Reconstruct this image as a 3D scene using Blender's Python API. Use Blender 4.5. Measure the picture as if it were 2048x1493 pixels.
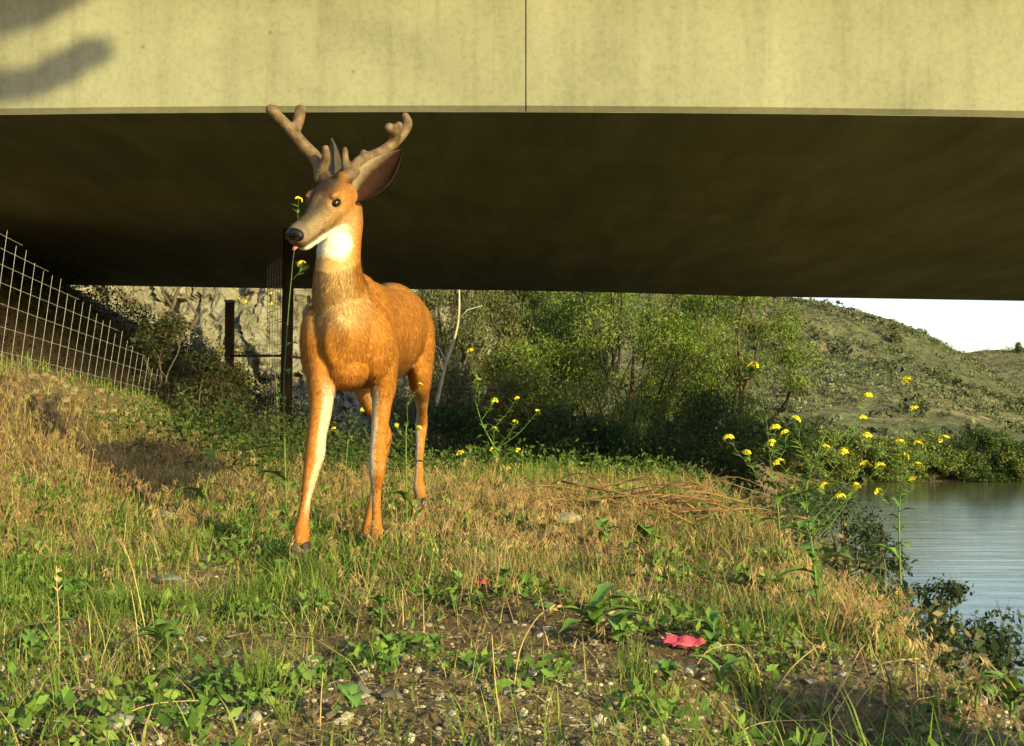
import bpy, bmesh, math, random
import numpy as np
from mathutils import Vector, Matrix
random.seed(7); RNG = np.random.default_rng(11)
for o in list(bpy.data.objects): bpy.data.objects.remove(o)
SC = bpy.context.scene; COL = SC.collection
R = math.radians

# ------------------------------------------------------------------ camera
FPX, HZ, CX, CY = 2668.0, 858.0, 1024.0, 746.5          # focal length and horizon row in photo pixels
PITCH = math.atan((HZ-CY)/FPX)
cam = bpy.data.cameras.new('camera'); cam.sensor_width = 36; cam.lens = 36*FPX/2048
cam.clip_start = .05; cam.clip_end = 4000
co = bpy.data.objects.new('camera', cam); COL.objects.link(co); SC.camera = co
co.location = (0,0,0); co.rotation_euler = (R(90)+PITCH, 0, 0)
cam.dof.use_dof = False

# ------------------------------------------------------------------ light
SUN_EL, SUN_AZ = R(15.5), R(40)                          # azimuth: behind the camera, to its right
SD = Vector((math.sin(SUN_AZ)*math.cos(SUN_EL), -math.cos(SUN_AZ)*math.cos(SUN_EL), math.sin(SUN_EL)))
W = bpy.data.worlds.new('World'); SC.world = W; W.use_nodes = True
nt = W.node_tree; bg = nt.nodes['Background']
sky = nt.nodes.new('ShaderNodeTexSky'); sky.sky_type = 'NISHITA'; sky.sun_disc = False
sky.sun_elevation = SUN_EL; sky.sun_rotation = math.atan2(SD.x, SD.y); sky.dust_density = 0.8; sky.air_density = 1.0
nt.links.new(sky.outputs[0], bg.inputs[0]); bg.inputs[1].default_value = 0.115
sl = bpy.data.lights.new('sun', 'SUN'); sl.energy = 3.3; sl.angle = R(.55); sl.color = (1.0, .89, .37)
so = bpy.data.objects.new('sun', sl); COL.objects.link(so)
so.rotation_euler = (-SD).to_track_quat('-Z','Y').to_euler()
so.location = SD*60
SC.view_settings.view_transform = 'Standard'; SC.view_settings.look = 'None'
SC.view_settings.exposure = 1.16; SC.view_settings.gamma = 1
SC.view_settings.use_curve_mapping = False
SC.render.engine = 'CYCLES'
SC.cycles.use_denoising = True
SC.cycles.max_bounces = 6; SC.cycles.diffuse_bounces = 3; SC.cycles.glossy_bounces = 3
SC.cycles.transparent_max_bounces = 4; SC.cycles.caustics_reflective = False; SC.cycles.caustics_refractive = False
SC.cycles.sample_clamp_indirect = 4

# ------------------------------------------------------------------ helpers
sp, cp = math.sin(PITCH), math.cos(PITCH)
def at(px, py, Y):
    u = (px-CX)/FPX; v = (CY-py)/FPX
    d = Vector((u, cp - v*sp, sp + v*cp))
    return d*(Y/d.y)
def A(*a): return np.array(a, dtype=float)
def hsh(ix, iy, s):
    h = np.sin(ix*127.1 + iy*311.7 + s*74.7)*43758.5453
    return h - np.floor(h)
def vnoise(x, y, s=0):
    x = np.asarray(x, float); y = np.asarray(y, float)
    ix, iy = np.floor(x), np.floor(y); fx, fy = x-ix, y-iy
    fx = fx*fx*(3-2*fx); fy = fy*fy*(3-2*fy)
    a, b = hsh(ix,iy,s), hsh(ix+1,iy,s); c, d = hsh(ix,iy+1,s), hsh(ix+1,iy+1,s)
    return (a*(1-fx)+b*fx)*(1-fy) + (c*(1-fx)+d*fx)*fy
def fbm(x, y, o=4, s=0):
    t = 0; a = .5
    for k in range(o):
        t = t + a*vnoise(x*2**k, y*2**k, s+k*3); a *= .5
    return t
def sstep(a, b, x):
    t = np.clip((np.asarray(x,float)-a)/(b-a), 0, 1); return t*t*(3-2*t)
def smooth_interp(x, xs, ys):
    xs = np.array(xs,float); ys = np.array(ys,float); x = np.clip(x, xs[0], xs[-1])
    i = np.clip(np.searchsorted(xs, x)-1, 0, len(xs)-2)
    t = (x-xs[i])/(xs[i+1]-xs[i]); m = np.gradient(ys, xs); h = xs[i+1]-xs[i]
    return (2*t**3-3*t**2+1)*ys[i] + (t**3-2*t**2+t)*h*m[i] + (-2*t**3+3*t**2)*ys[i+1] + (t**3-t**2)*h*m[i+1]

def link(name, me, mat=None, parent=None):
    o = bpy.data.objects.new(name, me); COL.objects.link(o)
    if mat is not None and me is not None: me.materials.append(mat)
    if parent is not None: o.parent = parent
    return o
def tag(o, label=None, cat=None, group=None, kind=None):
    if label: o['label'] = label
    if cat: o['category'] = cat
    if group: o['group'] = group
    if kind: o['kind'] = kind
    return o
def empty(name, loc, label, cat, group=None):
    o = bpy.data.objects.new(name, None); COL.objects.link(o); o.location = loc; o.empty_display_size = .1
    return tag(o, label, cat, group)
def mesh_np(name, V, T, cols=None, smooth=False, vecs=None):
    V = np.ascontiguousarray(V, np.float32); T = np.ascontiguousarray(T, np.int32); k = T.shape[1]
    me = bpy.data.meshes.new(name); me.vertices.add(len(V)); me.vertices.foreach_set('co', V.ravel())
    me.loops.add(T.size); me.loops.foreach_set('vertex_index', T.ravel())
    me.polygons.add(len(T)); me.polygons.foreach_set('loop_start', np.arange(0, T.size, k, dtype=np.int32))
    me.polygons.foreach_set('use_smooth', np.full(len(T), smooth))
    if cols is not None:
        a = me.attributes.new('tint', 'FLOAT_COLOR', 'POINT')
        c = np.ones((len(V),4), np.float32); c[:,:3] = cols; a.data.foreach_set('color', c.ravel())
    if vecs is not None:
        a = me.attributes.new('flow_normal', 'FLOAT_VECTOR', 'POINT')
        a.data.foreach_set('vector', np.ascontiguousarray(vecs, np.float32).ravel())
    me.update(calc_edges=True); me.validate()
    return me
def mesh_pd(name, V, F, smooth=False):
    me = bpy.data.meshes.new(name); me.from_pydata([tuple(v) for v in V], [], F)
    if smooth: me.polygons.foreach_set('use_smooth', [True]*len(me.polygons))
    me.update(); return me
class MB:
    """collects verts and faces of one mesh"""
    def __init__(s): s.V = []; s.F = []
    def add(s, V, F):
        n = len(s.V); s.V += [tuple(v) for v in V]; s.F += [tuple(i+n for i in f) for f in F]; return s
    def box(s, a, b):
        (x0,y0,z0),(x1,y1,z1) = a, b
        return s.add([(x0,y0,z0),(x1,y0,z0),(x1,y1,z0),(x0,y1,z0),(x0,y0,z1),(x1,y0,z1),(x1,y1,z1),(x0,y1,z1)],
              [(0,3,2,1),(4,5,6,7),(0,1,5,4),(1,2,6,5),(2,3,7,6),(3,0,4,7)])
    def tube(s, P, rad, n=6, ell=None, ref=None, cap=True):
        P = [Vector(p) for p in P]; m = len(P)
        if not hasattr(rad,'__len__'): rad = [rad]*m
        V = []; F = []; side = None
        for i in range(m):
            t = (P[min(i+1,m-1)]-P[max(i-1,0)])
            if t.length < 1e-9: t = Vector((0,0,1))
            t.normalize()
            if ref is not None: sd = Vector(ref) - t*t.dot(Vector(ref))
            elif side is None:
                sd = t.cross(Vector((0,0,1)))
                if sd.length < .1: sd = t.cross(Vector((0,1,0)))
            else: sd = side - t*t.dot(side)
            sd.normalize(); side = sd; up = t.cross(sd)
            r = rad[i]; ra, rb = (r if hasattr(r,'__len__') else (r,r))
            for k in range(n):
                a = 2*math.pi*k/n
                V.append(P[i] + sd*(math.cos(a)*ra) + up*(math.sin(a)*rb))
        for i in range(m-1):
            for k in range(n):
                F.append((i*n+k, i*n+(k+1)%n, (i+1)*n+(k+1)%n, (i+1)*n+k))
        if cap: F.append(tuple(reversed(range(n)))); F.append(tuple(range((m-1)*n, m*n)))
        return s.add(V, F)
    def ball(s, c, r, n=12, axes=None):
        c = Vector(c)
        if not hasattr(r,'__len__'): r = (r,r,r)
        ax = axes or (Vector((1,0,0)), Vector((0,1,0)), Vector((0,0,1)))
        V = []; F = []; m = max(4, n//2)
        for i in range(m+1):
            th = math.pi*i/m
            for k in range(n):
                a = 2*math.pi*k/n
                V.append(c + ax[0]*(r[0]*math.sin(th)*math.cos(a)) + ax[1]*(r[1]*math.sin(th)*math.sin(a)) + ax[2]*(r[2]*math.cos(th)))
        for i in range(m):
            for k in range(n):
                F.append((i*n+k, (i+1)*n+k, (i+1)*n+(k+1)%n, i*n+(k+1)%n))
        return s.add(V, F)
    def build(s, name, mat, parent=None, smooth=False, bevel=0):
        me = mesh_pd(name, s.V, s.F, smooth)
        if bevel:
            bm = bmesh.new(); bm.from_mesh(me)
            bmesh.ops.bevel(bm, geom=bm.edges[:], offset=bevel, segments=1, affect='EDGES'); bm.to_mesh(me); bm.free()
        return link(name, me, mat, parent)
def remeshed(mb, voxel, smooth_it=4, name='m'):
    me = mesh_pd(name, mb.V, mb.F); bm = bmesh.new(); bm.from_mesh(me)
    bmesh.ops.remove_doubles(bm, verts=bm.verts, dist=1e-5); bmesh.ops.recalc_face_normals(bm, faces=bm.faces); bm.to_mesh(me); bm.free()
    o = link('tmp', me); m = o.modifiers.new('r','REMESH'); m.mode = 'VOXEL'; m.voxel_size = voxel
    sm = o.modifiers.new('s','SMOOTH'); sm.factor = .5; sm.iterations = smooth_it
    dg = bpy.context.evaluated_depsgraph_get(); dg.update()
    out = bpy.data.meshes.new_from_object(o.evaluated_get(dg)); out.name = name
    bpy.data.objects.remove(o); out.materials.clear()
    out.polygons.foreach_set('use_smooth', [True]*len(out.polygons)); return out
def bez(P, n):
    """smooth polyline through points (Catmull-Rom)"""
    P = [Vector(p) for p in P]; out = []
    Q = [P[0]*2-P[1]] + P + [P[-1]*2-P[-2]]
    for i in range(1, len(Q)-2):
        for k in range(n):
            t = k/n; a,b,c,d = Q[i-1],Q[i],Q[i+1],Q[i+2]
            out.append(.5*((2*b)+(c-a)*t+(2*a-5*b+4*c-d)*t*t+(3*b-a-3*c+d)*t**3))
    return out + [P[-1]]

# ------------------------------------------------------------------ materials
def nodes_of(name):
    m = bpy.data.materials.new(name); m.use_nodes = True
    return m, m.node_tree, m.node_tree.nodes['Principled BSDF']
def coord(t, scale=(1,1,1), kind='Object'):
    tc = t.nodes.new('ShaderNodeTexCoord'); mp = t.nodes.new('ShaderNodeMapping'); mp.inputs['Scale'].default_value = scale
    t.links.new(tc.outputs[kind], mp.inputs[0]); return mp.outputs[0]
def noise(t, vec, scale, detail=5, rough=.55, dist=0):
    n = t.nodes.new('ShaderNodeTexNoise'); n.inputs['Scale'].default_value = scale; n.inputs['Detail'].default_value = detail
    n.inputs['Roughness'].default_value = rough; n.inputs['Distortion'].default_value = dist
    t.links.new(vec, n.inputs['Vector']); return n.outputs['Fac']
def ramp(t, fac, stops):
    r = t.nodes.new('ShaderNodeValToRGB'); e = r.color_ramp.elements
    e[0].position, e[0].color = stops[0][0], (*stops[0][1],1); e[1].position, e[1].color = stops[-1][0], (*stops[-1][1],1)
    for p,c in stops[1:-1]:
        q = e.new(p); q.color = (*c,1)
    t.links.new(fac, r.inputs[0]); return r.outputs[0]
def mixc(t, fac, a, b, mode='MIX'):
    m = t.nodes.new('ShaderNodeMix'); m.data_type = 'RGBA'; m.blend_type = mode
    for s, i in ((fac,0),(a,6),(b,7)):
        if isinstance(s,(int,float)): m.inputs[i].default_value = s
        elif isinstance(s,tuple): m.inputs[i].default_value = (*s,1)
        else: t.links.new(s, m.inputs[i])
    return m.outputs[2]
def bump(t, bs, h, strength=.4, dist=.02):
    b = t.nodes.new('ShaderNodeBump'); b.inputs['Strength'].default_value = strength; b.inputs['Distance'].default_value = dist
    t.links.new(h, b.inputs['Height']); t.links.new(b.outputs[0], bs.inputs['Normal'])
def m_noise(name, stops, scale=8, rough=.85, bs=.4, bd=.02, scl=(1,1,1), detail=6, spec=.2, kind='Object'):
    m,t,b = nodes_of(name); v = coord(t, scl, kind); f = noise(t, v, scale, detail)
    t.links.new(ramp(t, f, stops), b.inputs['Base Color']); b.inputs['Roughness'].default_value = rough
    b.inputs['Specular IOR Level'].default_value = spec
    if bs: bump(t, b, noise(t, v, scale*2.7, 6), bs, bd)
    return m
def m_attr(name, rough=.8, spec=.15, noise_scale=40, amt=.35, translucent=0, normal=False):
    m,t,b = nodes_of(name); a = t.nodes.new('ShaderNodeAttribute'); a.attribute_name = 'tint'
    f = noise(t, coord(t), noise_scale, 3)
    c = mixc(t, amt, a.outputs['Color'], ramp(t, f, [(.3,(.45,.45,.45)),(.7,(1.5,1.5,1.5))]), 'MULTIPLY')
    t.links.new(c, b.inputs['Base Color']); b.inputs['Roughness'].default_value = rough; b.inputs['Specular IOR Level'].default_value = spec
    if normal:
        n = t.nodes.new('ShaderNodeAttribute'); n.attribute_name = 'flow_normal'; t.links.new(n.outputs['Vector'], b.inputs['Normal'])
    if translucent:
        tr = t.nodes.new('ShaderNodeBsdfTranslucent'); t.links.new(c, tr.inputs[0])
        mx = t.nodes.new('ShaderNodeMixShader'); mx.inputs[0].default_value = translucent
        t.links.new(b.outputs[0], mx.inputs[1]); t.links.new(tr.outputs[0], mx.inputs[2])
        t.links.new(mx.outputs[0], t.nodes['Material Output'].inputs[0])
    return m

def concrete(name, base, streak=True):
    m,t,b = nodes_of(name); v = coord(t)
    big = noise(t, v, .9, 6, .6, .4); fine = noise(t, v, 26, 5, .7)
    c = ramp(t, big, [(.3,tuple(x*.78 for x in base)),(.52,base),(.75,tuple(min(1,x*1.18) for x in base))])
    c = mixc(t, .55, c, ramp(t, fine, [(.3,(.7,.7,.68)),(.5,(1,1,1)),(.72,(1.15,1.15,1.1))]), 'MULTIPLY')
    vs = coord(t, (5,.3,.35)); st = noise(t, vs, 1.3, 5, .65)
    c = mixc(t, .42, c, ramp(t, st, [(.32,(.66,.64,.6)),(.5,(1,1,1)),(.75,(1.12,1.1,1.05))]), 'MULTIPLY')
    spot = t.nodes.new('ShaderNodeTexVoronoi'); spot.inputs['Scale'].default_value = 3.3; t.links.new(v, spot.inputs['Vector'])
    c = mixc(t, .7, c, ramp(t, spot.outputs['Distance'], [(.0,(.55,.53,.5)),(.035,(.6,.58,.54)),(.06,(1,1,1))]), 'MULTIPLY')
    t.links.new(c, b.inputs['Base Color']); b.inputs['Roughness'].default_value = .9; b.inputs['Specular IOR Level'].default_value = .2
    bump(t, b, fine, .25, .006); return m
M = {}
M['concrete'] = concrete('weathered_concrete', (.285,.275,.185))
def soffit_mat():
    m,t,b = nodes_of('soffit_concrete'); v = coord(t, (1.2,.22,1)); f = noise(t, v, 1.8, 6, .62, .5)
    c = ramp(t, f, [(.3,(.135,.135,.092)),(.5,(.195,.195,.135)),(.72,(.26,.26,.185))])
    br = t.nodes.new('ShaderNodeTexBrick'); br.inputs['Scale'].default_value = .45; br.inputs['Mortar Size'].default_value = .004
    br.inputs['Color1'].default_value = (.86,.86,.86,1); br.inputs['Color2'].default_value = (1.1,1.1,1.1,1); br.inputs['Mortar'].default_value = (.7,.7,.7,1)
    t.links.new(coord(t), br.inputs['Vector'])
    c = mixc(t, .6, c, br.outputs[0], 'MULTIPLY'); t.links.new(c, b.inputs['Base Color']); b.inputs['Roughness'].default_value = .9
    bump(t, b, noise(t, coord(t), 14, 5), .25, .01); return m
M['soffit'] = soffit_mat()
def ground_mat():
    m,t,b = nodes_of('dirt_and_thatch'); v = coord(t)
    f = noise(t, v, 1.4, 6, .65); g = noise(t, v, 42, 5, .7)
    c = ramp(t, f, [(.3,(.085,.063,.034)),(.5,(.18,.132,.07)),(.7,(.29,.215,.115))])
    c = mixc(t, .8, c, ramp(t, g, [(.32,(.32,.3,.27)),(.5,(.95,.95,.95)),(.68,(1.9,1.75,1.5))]), 'MULTIPLY')
    t.links.new(c, b.inputs['Base Color']); b.inputs['Roughness'].default_value = .95; b.inputs['Specular IOR Level'].default_value = .1
    bump(t, b, g, .9, .025); return m
M['ground'] = ground_mat()
def hill_mat():
    m,t,b = nodes_of('dry_hillside'); v = coord(t)
    f = noise(t, v, .035, 8, .62); g = noise(t, v, .5, 6, .7)
    c = ramp(t, f, [(.36,(.10,.115,.062)),(.5,(.18,.172,.098)),(.62,(.28,.225,.135))])
    c = mixc(t, .85, c, ramp(t, g, [(.34,(.3,.33,.3)),(.5,(.85,.85,.8)),(.66,(1.45,1.35,1.2))]), 'MULTIPLY')
    t.links.new(c, b.inputs['Base Color']); b.inputs['Roughness'].default_value = 1; b.inputs['Specular IOR Level'].default_value = .05
    bump(t, b, g, .8, 1.2); return m
M['hill'] = hill_mat()
def rock_mat():
    m,t,b = nodes_of('fractured_rock'); v = coord(t, (1,1,.7)); f = noise(t, v, .9, 8, .68, .6)
    c = ramp(t, f, [(.32,(.16,.14,.095)),(.48,(.29,.255,.175)),(.62,(.38,.335,.235)),(.75,(.46,.41,.295))])
    vo = t.nodes.new('ShaderNodeTexVoronoi'); vo.feature = 'DISTANCE_TO_EDGE'; vo.inputs['Scale'].default_value = 1.6
    d = t.nodes.new('ShaderNodeVectorMath'); d.operation = 'ADD'; nn = t.nodes.new('ShaderNodeTexNoise'); nn.inputs['Scale'].default_value = 1.5; t.links.new(v, nn.inputs['Vector'])
    t.links.new(v, d.inputs[0]); t.links.new(nn.outputs['Color'], d.inputs[1]); t.links.new(d.outputs[0], vo.inputs['Vector'])
    c = mixc(t, .75, c, ramp(t, vo.outputs['Distance'], [(0,(.25,.24,.22)),(.05,(.8,.8,.8)),(.12,(1,1,1))]), 'MULTIPLY')
    t.links.new(c, b.inputs['Base Color']); b.inputs['Roughness'].default_value = .95; b.inputs['Specular IOR Level'].default_value = .1
    bump(t, b, noise(t, v, 5, 6, .7), .9, .2); return m
M['rock'] = rock_mat()
M['hill_rock'] = m_noise('brown_hill_rock', [(.3,(.06,.055,.04)),(.5,(.13,.12,.08)),(.7,(.21,.19,.13))], 1.2, .95, .9, .4)
M['stone'] = m_noise('river_stone', [(.3,(.20,.18,.14)),(.5,(.33,.29,.22)),(.7,(.44,.39,.30))], 14, .85, .5, .01)
M['clod'] = m_noise('dry_earth', [(.3,(.17,.12,.065)),(.7,(.33,.25,.14))], 30, .95, .6, .01)
M['stone_grey'] = m_noise('grey_stone', [(.3,(.08,.08,.068)),(.5,(.14,.14,.12)),(.7,(.23,.225,.19))], 16, .85, .5, .01)
M['stone_pale'] = m_noise('pale_stone', [(.3,(.30,.265,.20)),(.6,(.48,.43,.34))], 20, .8, .4, .006)
M['attr'] = m_attr('plant_tint', .7, .2, 60, .35, .22)
M['leaf'] = m_attr('leaf_tint', .6, .25, 3, .4, .3)
M['gravel'] = m_attr('gravel_tint', .9, .15, 90, .6)
M['scrub'] = m_attr('scrub_tint', .95, .05, .4, .4)
M['bark'] = m_noise('grey_bark', [(.3,(.06,.045,.03)),(.7,(.17,.13,.085))], 12, .9, .6, .02, (1,1,.2))
M['pale_bark'] = m_noise('bleached_bark', [(.3,(.40,.34,.24)),(.7,(.62,.55,.42))], 12, .9, .4, .01, (1,1,.2))
M['dry_stick'] = m_noise('dry_twig', [(.3,(.13,.07,.035)),(.7,(.32,.19,.09))], 20, .9, .3, .004)
M['straw'] = m_noise('straw', [(.3,(.42,.28,.11)),(.7,(.62,.45,.22))], 30, .8, 0)
M['stem'] = m_noise('green_stem', [(.3,(.075,.13,.028)),(.7,(.16,.23,.05))], 20, .6, 0)
M['weed'] = m_noise('weed_leaf', [(.3,(.08,.17,.03)),(.7,(.17,.29,.055))], 18, .6, .3, .004, spec=.35)
M['yellow'] = m_noise('yellow_petal', [(.3,(.72,.58,.02)),(.7,(.85,.74,.04))], 60, .6, 0)
M['wire'] = m_noise('galvanised_wire', [(.3,(.34,.34,.31)),(.7,(.55,.55,.50))], 30, .45, 0, spec=.6)
M['post'] = m_noise('dark_steel_post', [(.3,(.02,.014,.012)),(.7,(.05,.03,.024))], 14, .6, .2, .003)
M['wood_post'] = m_noise('dark_wood_post', [(.3,(.018,.013,.009)),(.7,(.05,.035,.022))], 18, .9, .6, .01, (1,1,.15))
M['rail'] = m_noise('grey_steel_rail', [(.3,(.16,.17,.19)),(.7,(.30,.31,.33))], 20, .5, 0)
M['pink'] = m_noise('pink_plastic', [(.3,(.55,.06,.10)),(.7,(.75,.13,.17))], 40, .5, .4, .004)
M['fur'] = m_attr('deer_coat', .75, .15, 60, .22)
M['fur_strand'] = m_attr('deer_hair', .7, .18, 60, .22, 0, True)
M['velvet'] = m_noise('antler_velvet', [(.3,(.085,.052,.03)),(.55,(.17,.108,.06)),(.75,(.25,.165,.095))], 34, .5, .6, .006)
M['ear'] = m_attr('ear_skin', .8, .1, 60, .4)
M['eye'] = m_noise('dark_eye', [(.3,(.008,.005,.004)),(.7,(.015,.009,.006))], 10, .18, 0, spec=.4)
M['nose'] = m_noise('wet_black_nose', [(.3,(.004,.004,.004)),(.7,(.014,.012,.011))], 60, .4, .5, .002, spec=.3)
M['hoof'] = m_noise('dark_hoof', [(.3,(.035,.03,.026)),(.7,(.09,.08,.07))], 40, .5, .3, .003)
M['tongue'] = m_noise('pink_tongue', [(.3,(.55,.16,.12)),(.7,(.65,.22,.16))], 40, .4, 0)
def water_mat():
    m,t,b = nodes_of('river_water'); v = coord(t, (.22,1.5,1))
    b.inputs['Base Color'].default_value = (.10,.095,.04,1); b.inputs['Roughness'].default_value = .09; b.inputs['IOR'].default_value = 1.33
    f = noise(t, v, 1.1, 6, .6, .6); g = noise(t, coord(t,(.12,.4,1)), .6, 3)
    mm = t.nodes.new('ShaderNodeMath'); mm.operation = 'MULTIPLY'; t.links.new(f, mm.inputs[0]); t.links.new(g, mm.inputs[1])
    bump(t, b, mm.outputs[0], .9, .042); return m
M['water'] = water_mat()

# ------------------------------------------------------------------ ground
WATER = -4.0
def bank_x(y): return smooth_interp(y, [-10,0,2.8,5.4,8.4,12,20,28,45,60,80,110], [1.3,1.0,.84,.98,1.0,1.3,2.6,4.6,8,10,14,20])
def gz(x, y):
    x = np.asarray(x,float); y = np.asarray(y,float)
    z = smooth_interp(y, [-20,-5,0,2.2,4.7,5.8,7,8.7,11,14,20,28,40,60,110,400], [-.6,-.56,-.53,-.5,-.46,-.36,-.30,-.285,-.45,-.7,-1.0,-1.4,-1.6,-2,-2,-1])
    ridge = smooth_interp(x, [-30,-6,-4.2,-3.5,-2.9,-2.5,-2.15,-1.7,-1.2,0], [.1,.1,.15,.4,.63,.43,.22,.08,0,0])
    z = z + ridge*smooth_interp(y, [-20,0,3,5.5,7.5,9.5,11,12.8,14,400], [.3,.35,.6,1,1,.98,1,.4,.05,0])
    ab = np.minimum(.55+.577*(-x-4.1), 3.0) - 3.5*(1-sstep(11.8,14.5,y)) - 6*sstep(21.5,29,y)
    z = np.maximum(z, ab)
    z = z - .05*np.clip(x,0,1.2)
    near = 1-sstep(10,25,np.abs(y))
    z = z + (fbm(x*2.2,y*2.2,3,5)-.45)*.09*near + (fbm(x*9,y*9,2,9)-.37)*.045*near + (fbm(x*27,y*27,3,19)-.42)*.026*(1-sstep(4,7,y)) + (fbm(x*.5,y*.5,3,2)-.45)*.5*sstep(14,40,y)
    z = z - .17*np.exp(-((x-.62)/.30)**2-((y-2.62)/.30)**2)
    d = x - bank_x(y); dd = np.where(d>0, np.sqrt(np.maximum(d,0)**2+.09)-.3, 0)
    z = z - .95*dd
    z = np.maximum(z, -5.5)
    fb = np.interp(y, [80,98,100.2,103,108,125,400,900],[-6,-4.9,-4.35,-3.9,-3.2,-2.0,-1,0]) + np.where(y>99,(fbm(x*.3,y*.3,3,8)-.4)*.4,0)
    return np.where(d>0, np.maximum(z, fb), z)
def grid(name, xs, ys, zf, mat):
    X, Y = np.meshgrid(xs, ys); Z = zf(X, Y)
    V = np.stack([X,Y,Z],-1).reshape(-1,3); nx = len(xs)
    i = np.arange(len(ys)-1)[:,None]*nx + np.arange(nx-1)[None,:]; i = i.ravel()
    T = np.stack([i,i+1,i+nx+1,i+nx],-1)
    return link(name, mesh_np(name, V, T, smooth=True), mat)
xs = np.unique(np.concatenate([np.arange(-4.4,2.8,.045), np.arange(-1.3,1.3,.021), np.arange(-16,20,.5), np.arange(-60,140,5), np.array([-900,-500,-250,-120,180,260,400,600,900])]))
ys = np.unique(np.concatenate([np.arange(.8,10,.045), np.arange(1.9,4.4,.021), np.arange(10,34,.3), np.arange(-20,1,.5), np.arange(34,120,2.5), np.array([-400,-150,-60,-30,140,180,260,400,600,900,1500])]))
tag(grid('ground', xs, ys, gz, M['ground']), kind='structure')
w = mesh_pd('river', [(-20,-300,WATER),(900,-300,WATER),(900,103,WATER),(-20,103,WATER)], [(0,1,2,3)])
tag(link('river', w, M['water']), kind='structure')

# hills
def hz(x, y):
    t = np.clip((y-112)/(320-112), 0, 1)
    zr = smooth_interp(np.clip(x*320/np.clip(y,150,320),-300,300), [-300,-120,-30,30,45,57,71,81,91,98,107,123,140,170,300], [45,45,44,38,35.5,32.6,31.2,29.0,26.2,23.6,18.6,8.5,2,-2,-3])
    p = t**1.12
    g = (fbm(x*.03+y*.01, y*.03, 4, 3)-.47)*10*np.sin(np.pi*np.clip(t,0,1))**.8
    rk = (fbm(x*.11, y*.11, 3, 31)-.45)*2.6*np.sin(np.pi*np.clip(t,0,1))
    z = -2.2 + (zr+2.2)*p + g*np.clip(zr/30,0,1) + rk
    return np.where(y>320, zr-(y-320)*.25, z)
tag(grid('hill', np.arange(-150,200,2.2), np.concatenate([np.arange(106,330,2.2), np.array([360,420,500])]), hz, M['hill']), kind='structure')
def hz2(x, y):
    zr = smooth_interp(x, [60,120,150,158,173,230,400,600], [14,22,25.6,26.6,27.2,30,26,20])
    t = np.clip((y-300)/150,0,1)
    return np.where(y>450, zr-(y-450)*.2, -3+(zr+3)*t**1.1 + (fbm(x*.03,y*.03,4,12)-.47)*8*np.sin(np.pi*t))
tag(grid('hill', np.arange(60,420,4), np.concatenate([np.arange(296,460,4), np.array([520,600])]), hz2, M['hill']), kind='structure')

def clumps(n, xr, yr, zf, smin, smax, pal, tri=16, reject=None, seed=1):
    g = np.random.default_rng(seed)
    x = g.uniform(*xr, n); y = g.uniform(*yr, n)
    if reject is not None:
        k = reject(x,y,g); x, y = x[k], y[k]; n = len(x)
    z = zf(x,y); s = g.uniform(smin,smax,n)**1.0*(.6+.8*g.random(n)**2)
    th = g.uniform(0,2*np.pi,(n,tri)); ph = np.arccos(g.uniform(0,1,(n,tri))); rr = g.uniform(.55,1,(n,tri))
    c = np.stack([np.sin(ph)*np.cos(th)*rr, np.sin(ph)*np.sin(th)*rr, np.cos(ph)*rr*.85],-1)*s[:,None,None]
    c[...,0] += x[:,None]; c[...,1] += y[:,None]; c[...,2] += z[:,None]
    v = g.normal(0,1,(n,tri,3,3)); v /= np.linalg.norm(v,axis=-1,keepdims=True)
    V = c[:,:,None,:] + v*(s[:,None,None,None]*.27)
    pal = np.array(pal); col = pal[g.integers(0,len(pal),n)]*g.uniform(.7,1.3,(n,1))
    cc = np.repeat(col[:,None,:], tri*3, 1).reshape(-1,3)
    V = V.reshape(-1,3); T = np.arange(len(V)).reshape(-1,3)
    return V, T, cc
PAL_SAGE = [(.12,.145,.075),(.15,.17,.095),(.10,.12,.06),(.17,.175,.10),(.12,.115,.07)]
_V,_T,_c = clumps(1500, (10,150), (112,318), hz, 1.1,2.1, [(.06,.075,.035),(.075,.085,.04),(.05,.06,.03)], 30, lambda x,y,g: (x/y>.14)&(x/y<.42)&(fbm(x*.03,y*.03,3,14)+g.random(len(x))*.25>.60), 13)
V,T,c = clumps(26000, (10,150), (112,318), hz, .45,1.15, PAL_SAGE, 22, lambda x,y,g: (x/y>.14)&(x/y<.42)&(fbm(x*.05,y*.05,3,4)+g.random(len(x))*.30>.56), 3)
V,T,c = np.concatenate([V,_V]), np.concatenate([T,_T+len(V)]), np.concatenate([c,_c])
tag(link('hillside_scrub', mesh_np('hillside_scrub',V,T,c), M['scrub']), 'grey green sagebrush scrub covering the big river hill', 'scrub', kind='stuff')
V,T,c = clumps(5000, (120,240), (300,448), hz2, .6,1.4, PAL_SAGE, 18, lambda x,y,g: (x/y>.30)&(x/y<.44), 4)
tag(link('hillside_scrub', mesh_np('hillside_scrub',V,T,c), M['scrub']), 'darker scrub covering the farther hill beyond the notch', 'scrub', kind='stuff')

def rock_mesh(name, size, seed, sub=2, rough=.3, flat=1.0):
    bm = bmesh.new(); bmesh.ops.create_icosphere(bm, subdivisions=sub, radius=1)
    g = random.Random(seed); pl = []
    for k in range(9):
        n = Vector((g.gauss(0,1),g.gauss(0,1),g.gauss(0,1))).normalized(); pl.append((n, g.uniform(.55,.9)))
    for v in bm.verts:
        for n,d in pl:
            q = v.co.dot(n)
            if q > d: v.co -= n*(q-d)*.9
        v.co *= 1+g.uniform(-rough,rough)*.22
        v.co.x *= size[0]; v.co.y *= size[1]; v.co.z *= size[2]*flat
    me = bpy.data.meshes.new(name); bm.to_mesh(me); bm.free(); return me
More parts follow.
